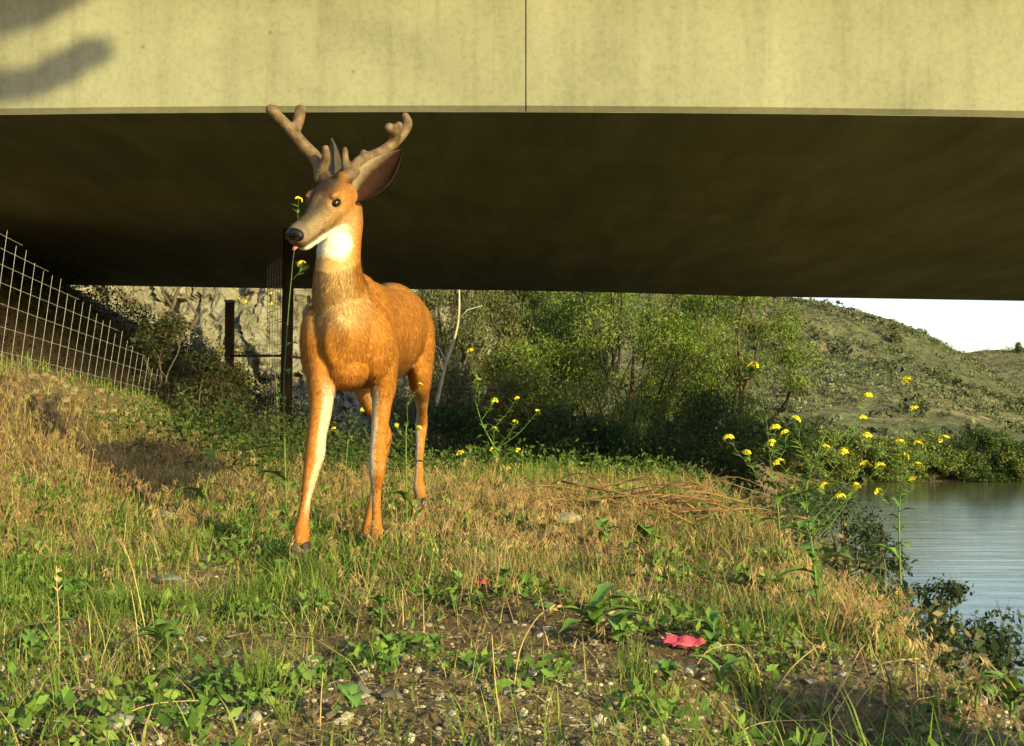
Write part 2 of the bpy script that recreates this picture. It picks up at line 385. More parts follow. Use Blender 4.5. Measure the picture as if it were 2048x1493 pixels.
# rock outcrops on the hill
for i,(px,py,D,s,lab) in enumerate([(1560,672,215,2.6,'dark cracked rock outcrop on the upper hillside'),(1628,664,220,2.3,'round topped pale rock outcrop on the upper hillside'),(1690,670,226,2.2,'narrow pale rock outcrop next to the widest outcrop'),
        (1712,676,225,3.0,'widest pale rock outcrop with a dark cleft high on the hill'),(1452,608,200,1.8,'small pale boulder on the hill just above the willow crown'),(1596,684,218,1.9,'low brown rock outcrop between two larger outcrops')]):
    p = at(px,py,D); z = float(hz(p.x,D)); o = link('rock_outcrop', rock_mesh('rock_outcrop',(s,s*.7,s*.8),40+i,3,.9), M['hill_rock'])
    o.location = (p.x, D, z-.12*s); tag(o, lab, 'rock')

# ------------------------------------------------------------------ cliff behind the bridge
def cliff():
    nu, nv_ = 330, 150
    u = np.linspace(-22, -.2, nu); v = np.linspace(0, 1, nv_); U, Vv = np.meshgrid(u, v)
    topz = 9.0 - .18*(U+22); z = -2.2 + (topz+2.2)*Vv
    y = 33.5 + 6.0*Vv**1.1 + .12*(U+8) + 3*sstep(-3,-.2,U)
    wu = U + 1.1*(fbm(U*.5,z*.5,3,91)-.45) + .25*z; wz = z + 1.2*(fbm(U*.6+9,z*.6,3,95)-.45)
    rg = 0; am = 1.0
    for k in range(5):
        rg = rg + am*np.abs(vnoise(wu*.55*2**k, wz*.38*2**k, 61+k)-.5)*2; am *= .55
    cell = hsh(np.floor(wu*.9), np.floor(wz*.55+hsh(np.floor(wu*.9),0,3)), 5); cell2 = hsh(np.floor(wu*2.3+.3), np.floor(wz*1.4+hsh(np.floor(wu*2.3+.3),1,4)), 8)
    bl = sstep(.06,.25,Vv)
    y = y + bl*(-(rg-.9)*1.0 - (cell-.5)*.55 - (cell2-.5)*.28 + (fbm(U*6,z*6,2,77)-.4)*.3)
    V = np.stack([U,y,z],-1).reshape(-1,3)
    i = (np.arange(nv_-1)[:,None]*nu + np.arange(nu-1)[None,:]).ravel()
    T = np.stack([i,i+1,i+nu+1,i+nu],-1)
    tag(link('cliff', mesh_np('cliff',V,T), M['rock']), kind='structure')
cliff()

# ------------------------------------------------------------------ bridge
def be(x): return 8.85-.1*x
def bz(x): return 2.1-.027*x + .03*max(0,1-(x/3.6)**2)
bridge = empty('bridge', (0,8.85,2.1), 'pale concrete road bridge crossing above the deer and the river', 'bridge')
def bpart(name, xs_, prof, mat):
    """prof: list of (dy, dz) of a closed section swept along the near edge"""
    V = []; F = []; n = len(prof)
    for x in xs_:
        for dy,dz in prof: V.append((x, be(x)+dy-8.85, bz(x)+dz-2.1))
    for i in range(len(xs_)-1):
        for k in range(n): F.append((i*n+k, (i+1)*n+k, (i+1)*n+(k+1)%n, i*n+(k+1)%n))
    F.append(tuple(range(n))); F.append(tuple(reversed(range((len(xs_)-1)*n, len(xs_)*n))))
    me = mesh_pd(name, V, F); bm = bmesh.new(); bm.from_mesh(me); bmesh.ops.recalc_face_normals(bm, faces=bm.faces); bm.to_mesh(me); bm.free()
    return link(name, me, mat, bridge)
def xr(a,b): return sorted(set([a,b]+[x for x in [-40,-14,-8,-5,-3.6,-2.7,-1.8,-.9,0,.9,1.8,2.7,3.6,5,8,14,40,80] if a<x<b]))
sec = [(0,.032),(.032,0),(.62,0),(.62,1.1),(0,1.1)]
for a,b in [(-24,-6.22),(-6.21,.089),(.097,6.8),(6.81,14),(14.01,40)]: bpart('girder_panel', xr(a,b), sec, M['concrete'])
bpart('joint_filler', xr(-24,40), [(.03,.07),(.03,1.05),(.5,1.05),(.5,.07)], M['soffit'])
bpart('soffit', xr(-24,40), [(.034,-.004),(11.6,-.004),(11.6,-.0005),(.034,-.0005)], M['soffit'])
bpart('girder_panel', xr(-24,40), [(11.001,0),(11.65,0),(11.65,1.1),(11.001,1.1)], M['concrete'])
bpart('deck', xr(-24,40), [(-.5,1.101),(12.1,1.101),(12.1,1.3),(-.5,1.3)], M['concrete'])
bpart('parapet', xr(-24,40), [(-.48,1.301),(-.16,1.301),(-.22,1.72),(-.42,1.72)], M['concrete'])
bpart('parapet', xr(-24,40), [(11.77,1.301),(12.09,1.301),(12.03,1.72),(11.83,1.72)], M['concrete'])

# ------------------------------------------------------------------ leafy things
def leaf_cloud(n, centers, radii, L, Wd, pal, g, hang=.3, shell=.5):
    k = g.integers(0,len(centers),n); c = np.array(centers)[k]; r = np.array(radii)[k]
    d = g.normal(0,1,(n,3)); d /= np.linalg.norm(d,axis=1,keepdims=True)
    rad = (shell+(1-shell)*g.random(n)**.6)[:,None]
    p = c + d*r*rad*(.8+.4*g.random((n,1)))
    a = g.normal(0,1,(n,3)); a[:,2] -= hang; a /= np.linalg.norm(a,axis=1,keepdims=True)
    b = np.cross(a, g.normal(0,1,(n,3))); b /= np.linalg.norm(b,axis=1,keepdims=True)
    l = (L*g.uniform(.6,1.3,n))[:,None]; w_ = (Wd*g.uniform(.6,1.3,n))[:,None]
    V = np.stack([p, p+a*l*.5+b*w_*.5, p+a*l, p+a*l*.5-b*w_*.5],1).reshape(-1,3)
    T = np.arange(n*4).reshape(-1,4)
    pal = np.array(pal); tone = pal[(k*7+g.integers(0,2,n))%len(pal)]*g.uniform(.7,1.35,(n,1))
    return V, T, np.repeat(tone,4,0)
def branchy(base, tips, r0, g, mb=None):
    mb = mb or MB(); b = Vector(base)
    for t in tips:
        t = Vector(t); m1 = b.lerp(t,.35)+Vector((g.normal(0,.06),g.normal(0,.06),.12))*(t-b).length*.6; m2 = b.lerp(t,.7)+Vector(g.normal(0,.05,3))*(t-b).length
        P = bez([b,m1,m2,t],4); mb.tube(P, [r0*(1-.85*i/(len(P)-1)) for i in range(len(P))], 6)
    return mb
def shrub(name, label, cat, base, H, rx, n, L, Wd, pal, seed, group=None, nl=16, r0=.06, bark='bark', low=.25, trunk_tips=None, spread=(.28,.5), hang=.3):
    g = np.random.default_rng(seed); o = empty(name, base, label, cat, group)
    cs = []; rs = []
    for i in range(nl):
        a = g.uniform(0,2*np.pi); q = math.sqrt(g.random()); h = low+(1-low)*g.random()
        k = math.sin(math.pi*min(.95,max(.12,h*.8+.12)))
        cs.append((rx*q*k*math.cos(a), rx*q*k*math.sin(a), h*H*.9)); s = rx*g.uniform(*spread); rs.append((s,s,s*g.uniform(.6,1.0)))
    V,T,c = leaf_cloud(n, cs, rs, L, Wd, pal, g, hang, .25)
    V[:,2] = np.maximum(V[:,2], .02)
    tips = trunk_tips or [cs[i] for i in range(0,nl,max(1,nl//7))]
    branchy((0,0,-.12), tips, r0, g).build('trunk', M[bark], o, True)
    mt = MB()
    for i in range(nl):
        c0 = Vector(cs[i])
        for j in range(4):
            d = Vector(g.normal(0,1,3)); d.z = abs(d.z); d.normalize(); mt.tube([c0*.75, c0, c0+d*rs[i][0]*1.15],[r0*.16,r0*.12,r0*.04],3)
    tag(mt.build('branchwork', M[bark], o), kind='stuff')
    link('crown', mesh_np('crown',V,T,c), M['leaf'], o)
    return o
PAL_W = [(.17,.235,.036),(.21,.28,.045),(.12,.18,.03),(.24,.28,.055),(.15,.19,.045)]
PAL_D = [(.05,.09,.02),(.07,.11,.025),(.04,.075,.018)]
PAL_O = [(.15,.16,.06),(.13,.15,.05),(.18,.17,.075)]
def on_ground(px, Y, dz=0): 
    x = (px-CX)/FPX*Y; return Vector((x, Y, float(gz(x,Y))+dz))
G1 = 'shrubs beyond the bridge'
shrub('willow_shrub','broad green willow with a dark forked trunk beyond the bridge','shrub', on_ground(1245,28.5), 5.6,2.9, 42000,.10,.026,PAL_W,101,G1,70,.13,spread=(.16,.32),hang=.9,low=.2,
      trunk_tips=[(-.9,0,2.3),(.25,.1,3.2),(-.4,.5,2.9),(.9,-.2,2.2),(1.4,.4,3.1)])
shrub('willow_shrub','willow leaning over the river edge, rightmost before the open water','shrub', on_ground(1465,27.5), 5.9,1.75, 32000,.10,.026,PAL_W,102,G1,50,.07,spread=(.16,.32),hang=.9,low=.12)
shrub('willow_shrub','bright green willow between the pale dead branch and the forked willow','shrub', on_ground(1060,30.5), 5.8,2.0, 28000,.10,.026,[(.15,.20,.035),(.17,.22,.04),(.12,.17,.03)],103,G1,50,.07,spread=(.16,.32),hang=.9,low=.1)
shrub('olive_shrub','dusty olive green shrub behind the pale dead branch beside the deer rump','shrub', on_ground(925,28.0), 5.4,1.75, 42000,.09,.028,PAL_O,104,G1,60,.06,spread=(.16,.32),hang=.9,low=.08)
shrub('olive_shrub','pale olive shrub filling the gap between the dead branch and the bright willow','shrub', on_ground(990,30.5), 5.8,1.6, 32000,.09,.028,PAL_O,110,G1,50,.06,spread=(.16,.32),hang=.9,low=.08)
shrub('willow_shrub','sparse twiggy shrub in front of the hill above the river willow','shrub', on_ground(1400,32), 5.9,1.7, 14000,.10,.026,PAL_W,105,G1,34,.07,spread=(.16,.32),hang=.9,low=.35)
shrub('willow_shrub','dense willow filling the gap behind the forked trunk','shrub', on_ground(1180,33.5), 6.4,2.6, 30000,.11,.03,PAL_W,109,G1,46,.08,spread=(.16,.32),hang=.9,low=.05)
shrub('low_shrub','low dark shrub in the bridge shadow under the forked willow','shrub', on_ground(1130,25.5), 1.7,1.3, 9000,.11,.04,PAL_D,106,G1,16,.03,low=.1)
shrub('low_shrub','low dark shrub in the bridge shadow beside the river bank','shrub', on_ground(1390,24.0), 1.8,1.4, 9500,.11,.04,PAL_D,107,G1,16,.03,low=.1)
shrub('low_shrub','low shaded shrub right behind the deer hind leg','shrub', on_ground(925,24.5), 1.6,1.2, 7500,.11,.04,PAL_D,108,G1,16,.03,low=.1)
# bleached branch
p0 = at(888,742,26); mb = MB(); P = bez([p0+Vector((-.25,0,-1.2)), p0, at(905,690,26), at(917,640,26), at(918,575,26.3), at(912,500,26.5)],4)
mb.tube(P,[.04*(1-.7*i/len(P)) for i in range(len(P))],6)
mb.tube([at(917,640,26),at(935,620,26),at(965,612,26)],[.016,.012,.005],4); mb.tube([at(893,725,26),at(880,700,26),at(870,690,26)],[.02,.014,.006],4)
tag(mb.build('dead_branch', M['pale_bark'], None, True),'bleached dead branch standing upright beside the deer rump','branch')
# weeds and shrubs along the foot of the cliff on the left
G2 = 'shrubs at the foot of the cliff'
for i,(px,Y,H,rx,n,pal,lab) in enumerate([(300,25,1.9,1.2,7000,PAL_O,'olive scrub bush under the cliff behind the wire fence'),(400,24,1.6,1.1,7000,PAL_O,'grey green scrub bush between the wire fence and the steel post'),
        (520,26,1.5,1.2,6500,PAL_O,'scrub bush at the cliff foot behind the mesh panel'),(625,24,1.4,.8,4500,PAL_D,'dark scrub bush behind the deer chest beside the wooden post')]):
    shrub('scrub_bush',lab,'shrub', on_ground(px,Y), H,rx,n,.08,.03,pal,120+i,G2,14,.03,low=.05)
for i,(px,Y,H,rx,n,lab) in enumerate([(335,10.8,.75,.30,3000,'dark tangled weed clump tinted for shade at the end of the wire fence'),(395,10.2,.62,.26,2600,'dark weed clump tinted for shade between the fence end and the slender mustard'),(455,11.5,.75,.32,3000,'dark weed clump tinted for shade below the steel post'),(535,11.0,.5,.28,2400,'dark weed clump tinted for shade below the mesh panel')]):
    shrub('weed_clump',lab,'weed', on_ground(px,Y), H,rx,n,.045,.012,[(.03,.045,.014),(.05,.06,.02),(.07,.055,.025)],140+i,'dark weed clumps tinted for shade behind the embankment',14,.008,low=.05)  # near-black leaf tints put the shade of the dark gap into the colour
# dead snags against the cliff
for (P,lab) in [([(318,690),(325,650),(345,615),(352,590),(368,560)],'dark dead snag leaning against the cliff, taller one'),([(380,660),(392,640),(402,628),(415,618)],'short dark dead snag on the cliff face')]:
    mb = MB(); Q = bez([at(a,b,31.2) for a,b in P],4); mb.tube(Q,[.07*(1-.6*i/len(Q)) for i in range(len(Q))],6)
    mb.tube([Q[len(Q)//2], Q[len(Q)//2]+Vector((-.25,0,.35)), Q[len(Q)//2]+Vector((-.3,0,.7))],[.04,.03,.012],5)
    tag(mb.build('dead_snag', M['bark'], None, True), lab, 'snag')
# far bank willows
g = np.random.default_rng(5); G3 = 'willows on the far river bank'
for i in range(21):
    px = 1480+i*34+g.uniform(-12,12); Y = 100.9+g.uniform(0,2); H = g.uniform(3.3,4.3); rx = g.uniform(1.5,2.2)
    dk = i in (14,15,19)
    b = on_ground(px,Y); b.z = max(-4.0, b.z-.3)
    shrub('bank_willow', 'darker rounded willow in the green row on the far river bank' if dk else 'green willow in the leafy row along the far river bank','shrub', b, H*(1.05 if dk else 1),rx,4500,.26,.10,
          PAL_D if dk else [(.19,.23,.055),(.21,.25,.06),(.16,.20,.05)],200+i,G3 if not dk else 'dark willows on the far river bank',14,.05,low=.02)
# two lone trees on ridges
for px,Y,H,rx,lab in [(1792,255,5.0,1.8,'lone dark juniper standing on the hill slope'),(2037,440,4.5,2.6,'tiny dark tree on the farther ridge against the sky')]:
    x = (px-CX)/FPX*Y; zz = float(hz(x,Y) if Y<400 else hz2(x,Y)); shrub('juniper',lab,'tree',(x,Y,zz-.2),H*.8,rx*.7,1800,.5,.25,PAL_O,300+int(px),None,12,.12,low=.1)

# shrubs down the river bank on the right
PAL_B = [(.045,.075,.03),(.06,.09,.035),(.035,.06,.025)]
for i,(px,Y,H,rx,n,lab) in enumerate([(1690,6.6,.50,.24,2400,'dark leafy bush on the river bank behind the tall mustard plant'),(1755,6.4,.42,.17,1300,'thin dark bush at the water side of the mustard plant'),
        (1880,5.0,.40,.15,1000,'small dark bush on the bank slope in front of the water'),(1985,4.4,.36,.17,1000,'spreading dark bush at the bank edge over the water'),(1590,8.2,.55,.40,2600,'shaded weedy bush behind the brush pile')]):
    x = (px-CX)/FPX*Y; b = Vector((x,Y,float(gz(x,Y))))
    shrub('bank_bush',lab,'shrub',b,H,rx,n,.026,.013,PAL_B,400+i,'bushes on the river bank slope',18,.012,low=.15)

# tree behind the camera whose branches shade the girder, and a low bush beside the camera
def caster_tree():
    b = Vector((.3,-2.6,-.6)); o = empty('cottonwood_tree',b,'leafy tree behind the view whose branches shade the girder','tree'); g = np.random.default_rng(77)
    tgt = [(-3.55,9.1,2.98),(-3.35,9.1,2.93),(-3.15,9.1,2.98),(-3.0,9.1,2.57),(-3.3,9.1,2.42),(-3.5,9.1,2.44),(-2.9,9.1,2.62),(-3.15,9.1,2.48)]
    cs = [tuple(Vector(t)+SD*12-b) for t in tgt] + [(1.6,0,7.6),(.4,0,8.1),(-1,.5,8),(-2.2,0,7.5),(0,1.2,8.9),(.8,-1,8.6),(2.3,.5,7.4),(-1.5,-1,8.4)]
    rs = [(.26,.2,.11),(.26,.2,.11),(.16,.2,.06),(.15,.2,.07),(.20,.2,.07),(.2,.2,.06),(.08,.1,.04),(.12,.1,.05)] + [(.85,.85,.55)]*8
    V,T,c = leaf_cloud(2600, cs[:8], rs[:8], .08,.06, PAL_W, g, 0, .05); V2,T2,c2 = leaf_cloud(9000, cs[8:], rs[8:], .11,.08, PAL_W, g, 0, .1)
    link('crown', mesh_np('crown',np.concatenate([V,V2]),np.concatenate([T,T2+len(V)]),np.concatenate([c,c2])), M['leaf'], o)
    mb = MB(); mb.tube(bez([(0,0,-.3),(.1,0,3),(-.1,.1,5.6),(0,0,8)],4),[.24-.16*i/12 for i in range(13)],8)
    branchy((0,.05,5.2),[Vector(c) for c in cs], .045, g, mb).build('trunk', M['bark'], o, True)
caster_tree()
shrub('rabbitbrush','dense bush beside the view that shades the bank edge','shrub',(2.08,1.0,float(gz(2.08,1.0))),(.26-float(gz(2.08,1.0))),.36,26000,.05,.028,PAL_D,500,None,26,.012,low=.1)
shrub('rabbitbrush','small bush beside the view that shades the near gravel','shrub',(.72,1.05,float(gz(.72,1.05))),.42,.2,1800,.04,.02,PAL_D,501,None,12,.01,low=.1)

# ------------------------------------------------------------------ fence on the left
fence = empty('wire_fence', (-2.85,9,float(gz(-2.85,9))), 'woven wire fence with a diagonally cut top on the left embankment', 'fence')
fo = fence.location
_fy = np.arange(5.5,13,.75); _fz = gz(np.full_like(_fy,-2.86),_fy)
def fpt(y, h):
    """point on the mesh: y along the fence, h height above ground; kinked above the lowest row and leaning along the line"""
    lean = max(0,h-.15); t = (y-6.4)/6.2
    x = -2.86 + .06*lean
    return Vector((x, y + lean*(.10+.30*t), (.355-.037*(y-6.2)) + h*(1-.02*(y-7)) - .03)) - fo
def ftop(y): return float(np.interp(y, [6.2,7.45,8.6,9.86,10.7,11.4],[1.0,.80,.62,.48,.33,.10]))
rows = [.0,.154,.29,.416,.53,.628,.715,.79,.86]
for h in rows:
    yy = [y for y in np.arange(6.2,11.4,.15) if ftop(y) >= h-.02]
    if len(yy) > 1: MB().tube([fpt(y,h) for y in yy], .0012, 4).build('line_wire', M['wire'], fence)
for k,y in enumerate(np.arange(6.25,11.35,.152)):
    top = ftop(y)+random.uniform(-.03,.04)
    hs = [0]+[h for h in rows if h < top]+[top]
    MB().tube([fpt(y,h) for h in hs], .0010, 4).build('stay_wire', M['wire'], fence)
# steel post with cap
b = on_ground(458,17); tp = at(460,606,17)
o = empty('steel_post', b, 'dark square steel post with a cap, left of the mesh panel', 'post')
MB().box((-.052,-.052,-.3),(.052,.052,tp.z-b.z)).build('shaft', M['post'], o, bevel=.006)
MB().box((-.06,-.06,tp.z-b.z+.001),(.06,.06,tp.z-b.z+.035)).build('cap', M['rail'], o, bevel=.006)
# wooden post + mesh panel + rail
b2 = on_ground(572,14.5); 
o = empty('wood_post', b2, 'thick dark wooden post rising to the bridge behind the deer', 'post')
MB().tube([Vector((.0,0,-.3)),Vector((0,0,.6)),Vector((.008,0,1.4)),Vector((.02,0,2.62))],[.068,.066,.064,.06],10).build('shaft', M['wood_post'], o, True)
MB().tube([Vector((.02,0,2.621)),Vector((.02,0,2.65))],[.058,.03],10).build('cap', M['wood_post'], o, True)
e0 = at(462,712,16.9); e1 = at(575,712,14.6); e2 = at(668,728,13.3)
o = empty('mesh_panel', b2.lerp(b,.5), 'fine wire mesh panel with a grey rail between the two posts', 'fence panel'); oo = o.location
MB().tube([e0-oo, e1-oo, e2-oo], .016, 8).build('rail', M['rail'], o, True)
q0 = at(535,590,15.4); q1 = at(572,590,14.6); gz0 = float(gz(q0.x,q0.y)); gz1 = float(gz(q1.x,q1.y))
for i in range(8):
    t = i/7; p = q0.lerp(q1,t); gg = gz0+(gz1-gz0)*t
    MB().tube([Vector((p.x,p.y,gg))-oo, Vector((p.x,p.y,1.9))-oo], .003, 4).build('upright_wire', M['wire'], o)
for i in range(22):
    h = -.7+i*.12
    MB().tube([Vector((q0.x,q0.y,h))-oo, Vector((q1.x,q1.y,h))-oo], .003, 4).build('cross_wire', M['wire'], o)
# shaded boulder
o = link('boulder', rock_mesh('boulder',(.42,.35,.34),91,3,.2), M['stone_grey']); bb = on_ground(510,15.5); o.location = (bb.x,bb.y,bb.z+.06)
tag(o,'rounded dark boulder in shade between the two posts','boulder')

# ------------------------------------------------------------------ deer
def dP(px,py,Y): return at(px,py,Y)
Cc = at(655,408,4.66)
hv = Vector((-.48,-.69,-.54)).normalized(); Lv = Vector((.83,-.55,-.14)).normalized(); Lv = (Lv-hv*Lv.dot(hv)).normalized(); uv = hv.cross(Lv)
def H(t,l,u): return Cc + hv*t + Lv*l + uv*u
body = MB()
# trunk sections: y, x, z, half width, half height
TR = [(4.70,-.615,.300,.045,.085),(4.75,-.612,.312,.092,.145),(4.84,-.606,.338,.136,.192),(4.97,-.598,.362,.160,.212),(5.18,-.580,.366,.172,.205),
      (5.42,-.556,.376,.176,.198),(5.62,-.535,.408,.176,.19),(5.80,-.515,.434,.166,.182),(5.95,-.502,.452,.13,.15),(6.04,-.495,.462,.07,.09),(6.07,-.49,.465,.02,.03)]
body.tube([(x,y,z) for y,x,z,w_,h_ in TR], [(w_,h_) for y,x,z,w_,h_ in TR], 28, ref=(1,0,0))
# withers, haunch and shoulder masses
body.ball((-.590,4.98,.50),(.085,.17,.085),16)
body.ball((-.525,5.76,.555),(.10,.17,.075),16)
body.ball(at(640,690,4.86),(.075,.12,.155),16); body.ball(at(752,690,4.90),(.072,.13,.155),16)
body.ball(at(842,690,5.78),(.058,.15,.175),16); body.ball(at(725,690,5.78),(.06,.15,.175),16)
body.ball(at(690,735,4.82),(.085,.10,.085),16)
# neck
NK = [(690,655,4.97,.125,.17),(684,612,4.86,.102,.145),(676,565,4.79,.086,.115),(676,520,4.755,.077,.097),(680,480,4.74,.073,.09),(686,440,4.735,.07,.085),(688,405,4.73,.06,.07)]
body.tube(bez([at(a,b,c) for a,b,c,_,_ in NK],3), [ (np.interp(i/3,range(7),[n[3] for n in NK]), np.interp(i/3,range(7),[n[4] for n in NK])) for i in range(19)], 24, ref=(1,-.25,0))
# head
HD = [(-.125,.0,.045,.05),(-.09,.0,.066,.072),(-.04,-.004,.073,.080),(.0,-.010,.070,.077),(.045,-.022,.056,.062),(.085,-.030,.046,.051),(.125,-.034,.043,.046),(.165,-.035,.044,.046),(.195,-.036,.042,.044),(.208,-.037,.036,.038),(.216,-.038,.022,.024)]
body.tube([H(t,0,o_) for t,o_,_,_ in HD], [(w_,h_) for _,_,w_,h_ in HD], 24, ref=Lv)
body.ball(H(-.015,.0,-.062),(.052,.085,.046),14,(Lv,hv,uv))            # jaw
body.ball(H(.08,0,-.076),(.036,.12,.024),14,(Lv,hv,uv))               # lower jaw
body.ball(H(.160,0,-.080),(.029,.038,.019),12,(Lv,hv,uv))            # chin
for s in (-1,1):
    body.ball(H(.008,.055*s,.040),(.017,.032,.011),12,(Lv,hv,uv))    # brow
    body.tube([H(-.055,.028*s,.05),H(-.075,.046*s,.085)],[.026,.022],10)
# legs: list of (px,py,Y,ra,rb)
def leg(pts, n=3):
    P = bez([at(a,b,c) for a,b,c,_,_ in pts], n); m = len(pts)
    ra = [(np.interp(i/n,range(m),[p[3] for p in pts]), np.interp(i/n,range(m),[p[4] for p in pts])) for i in range(len(P))]
    body.tube(P, ra, 16, ref=(1,0,0))
FR = [(640,700,4.86,.066,.11),(642,760,4.80,.050,.072),(642,815,4.75,.041,.052),(634,870,4.71,.034,.040),(630,908,4.68,.036,.040),(623,940,4.67,.029,.033),(612,1000,4.66,.0175,.021),(606,1040,4.64,.021,.025),(603,1062,4.63,.031,.034),(602,1082,4.61,.029,.034),(602,1098,4.59,.027,.034)]
FL = [(762,700,4.93,.064,.115),(766,765,4.93,.047,.072),(763,815,4.93,.036,.050),(758,870,4.92,.030,.038),(755,922,4.91,.033,.039),(754,950,4.92,.030,.035),(753,985,4.94,.0175,.021),(753,1030,4.94,.0165,.020),(753,1062,4.93,.025,.029),(752,1080,4.92,.024,.029),(752,1100,4.90,.026,.034)]
HR = [(722,690,5.78,.07,.15),(728,745,5.62,.062,.11),(738,795,5.52,.045,.062),(757,838,5.56,.028,.038),(771,868,5.60,.026,.034),(769,890,5.58,.024,.031),(757,950,5.42,.018,.022),(745,1010,5.25,.018,.021),(740,1040,5.17,.024,.027),(735,1062,5.12,.022,.026),(732,1078,5.09,.022,.030)]
HL = [(836,690,5.80,.062,.15),(840,745,5.74,.052,.105),(843,785,5.82,.036,.058),(844,822,5.92,.023,.034),(843,850,5.99,.028,.038),(841,880,5.97,.022,.029),(839,920,5.93,.0165,.020),(838,955,5.89,.019,.022),(838,975,5.86,.027,.029),(841,992,5.83,.026,.03),(843,1005,5.80,.026,.034)]
for l in (FR,FL,HR,HL): leg(l)
deer_loc = Vector((-.58,5.2,-.46))
deer = empty('deer', deer_loc, 'mule deer buck with velvet antlers walking towards the view under the bridge', 'deer')
bme = remeshed(body, .0056, 11, 'body')
nV = len(bme.vertices); BV = np.empty(nV*3,np.float32); bme.vertices.foreach_get('co',BV); BV = BV.reshape(-1,3)
BN = np.empty(nV*3,np.float32); bme.vertices.foreach_get('normal',BN); BN = BN.reshape(-1,3)
def nv(v): return np.array(v[:],float)
_q = BV.astype(float); _rib = np.sin(_q[:,1]*52+_q[:,2]*6)*sstep(5.1,5.2,_q[:,1])*(1-sstep(5.45,5.55,_q[:,1]))*sstep(.22,.3,_q[:,2])*(1-sstep(.48,.55,_q[:,2]))
_dis = (fbm(_q[:,1]*7+_q[:,0]*5,_q[:,2]*7,3,44)-.45)*.022*sstep(.08,.16,_q[:,2])*(1-sstep(.60,.66,_q[:,2])) + _rib*.0016
BV = (_q + BN*_dis[:,None]).astype(np.float32); bme.vertices.foreach_set('co', BV.ravel()); bme.update(); bme.vertices.foreach_get('normal',BN.reshape(-1)) if False else None
def dist(P, v): return np.linalg.norm(P-nv(v),axis=1)
def mixv(c, w_, col): return c*(1-w_[:,None]) + np.array(col)[None,:]*w_[:,None]
def deer_color(P, N):
    c = np.tile(np.array([.45,.172,.03]), (len(P),1))
    nz = fbm(P[:,0]*9+P[:,1]*4, P[:,2]*7, 3, 5)
    c *= (.84+.34*nz)[:,None]
    y, x, z = P[:,1], P[:,0], P[:,2]
    # darker line along the back, paler belly
    c = mixv(c, .35*sstep(.50,.62,z)*sstep(4.9,5.1,y)*sstep(.5,1,N[:,2]), (.22,.11,.04))
    c = mixv(c, .6*sstep(.5,.95,-N[:,2])*sstep(.05,.15,z)*(1-sstep(.28,.34,z))*sstep(5.0,5.3,y), (.62,.50,.33))
    # neck front paler tan, brisket dark hair
    nk = at(668,570,4.66); w_ = (1-sstep(.05,.16,np.abs(x-nk.x)))*sstep(.30,.42,z)*(1-sstep(.72,.80,z))*sstep(.2,.7,-N[:,1])
    c = mixv(c, .55*w_, (.60,.42,.21))
    for (px,py,Y,r,col,k) in [(645,560,4.70,.05,(.20,.10,.04),.3),(655,620,4.68,.06,(.24,.12,.045),.35),(675,690,4.66,.05,(.22,.12,.05),.45),(705,700,4.66,.035,(.62,.5,.33),.5),(690,640,4.66,.04,(.66,.52,.33),.45),(688,590,4.66,.035,(.70,.58,.38),.4)]:
        c = mixv(c, k*(1-sstep(.2*r,1.3*r,dist(P,at(px,py,Y)))), col)
    # legs: pale inner faces
    leg_w = 1-sstep(.10,.20,z)
    mid = np.interp(y,[4.6,6.0],[-.62,-.50])
    inner = np.where(x<mid, sstep(.0,.6,N[:,0]), sstep(.0,.6,-N[:,0]))
    c = mixv(c, .8*leg_w*np.clip(inner+.8*(fbm(x*50+y*30,z*22,3,67)-.45),0,1)*sstep(-.34,-.20,z), (.72,.63,.48))
    c = mixv(c, .25*leg_w*(1-inner), (.42,.165,.035))
    c = mixv(c, .45*(1-sstep(-.40,-.30,z)), (.31,.125,.032))
    # head
    q = P - nv(Cc); t = q@nv(hv); l = q@nv(Lv); u = q@nv(uv)
    hd = sstep(.085,.0,np.abs(l)-.02)*sstep(-.16,-.10,t)*(q[:,2]>-.19)*(dist(P,Cc)<.27)
    # tail of the neck must not be caught
    hd = hd*sstep(-.10,-.03,u+.35*np.clip(t,-.2,.3)+.06)
    face = np.tile(np.array([.215,.125,.055]),(len(P),1))*(.7+.6*fbm(t*40,l*40+u*30,3,8))[:,None]
    face = mixv(face, .85*sstep(.02,.08,t)*sstep(-.035,.015,u), (.058,.049,.041))              # grey bridge of the nose
    face = mixv(face, .7*sstep(.06,.12,t)*sstep(.012,.03,np.abs(l))*sstep(.02,-.02,u), (.24,.18,.115))
    face = mixv(face, .92*(1-sstep(.04,.075,np.abs(l)+.03*(fbm(t*30,l*30,2,77)-.4)))*sstep(-.095,-.055,t)*sstep(.06,.015,t)*sstep(.02,.05,u), (.018,.013,.010))  # dark forehead
    face = mixv(face, .75*(1-sstep(.006,.016,np.abs(np.abs(l)-.034-.25*(.03-t)))) * sstep(-.03,-.01,t)*sstep(.10,.06,t)*sstep(.0,.02,u), (.045,.03,.02))
    face = mixv(face, .7*sstep(.46,.60,fbm(t*34+3,l*34+u*26,3,28)), (.055,.04,.03))
    face = mixv(face, .85*(1-sstep(.003,.007,np.abs(u+.056-.02*(t-.1))))*sstep(.07,.11,t), (.07,.05,.04))
    for s in (-1,1):
        de = dist(P, H(.018,.062*s,.014)); face = mixv(face, .55*(1-sstep(.02,.04,de)), (.44,.32,.19)); face = mixv(face, .95*(1-sstep(.018,.026,de)), (.03,.02,.015))
    face = mixv(face, .75*sstep(.155,.18,t)*sstep(-.055,-.03,u), (.16,.12,.09))
    face = mixv(face, .95*sstep(-.066,-.078,u)*sstep(-.01,.03,t), (.85,.80,.70))
    c = c*(1-hd[:,None]) + face*hd[:,None]
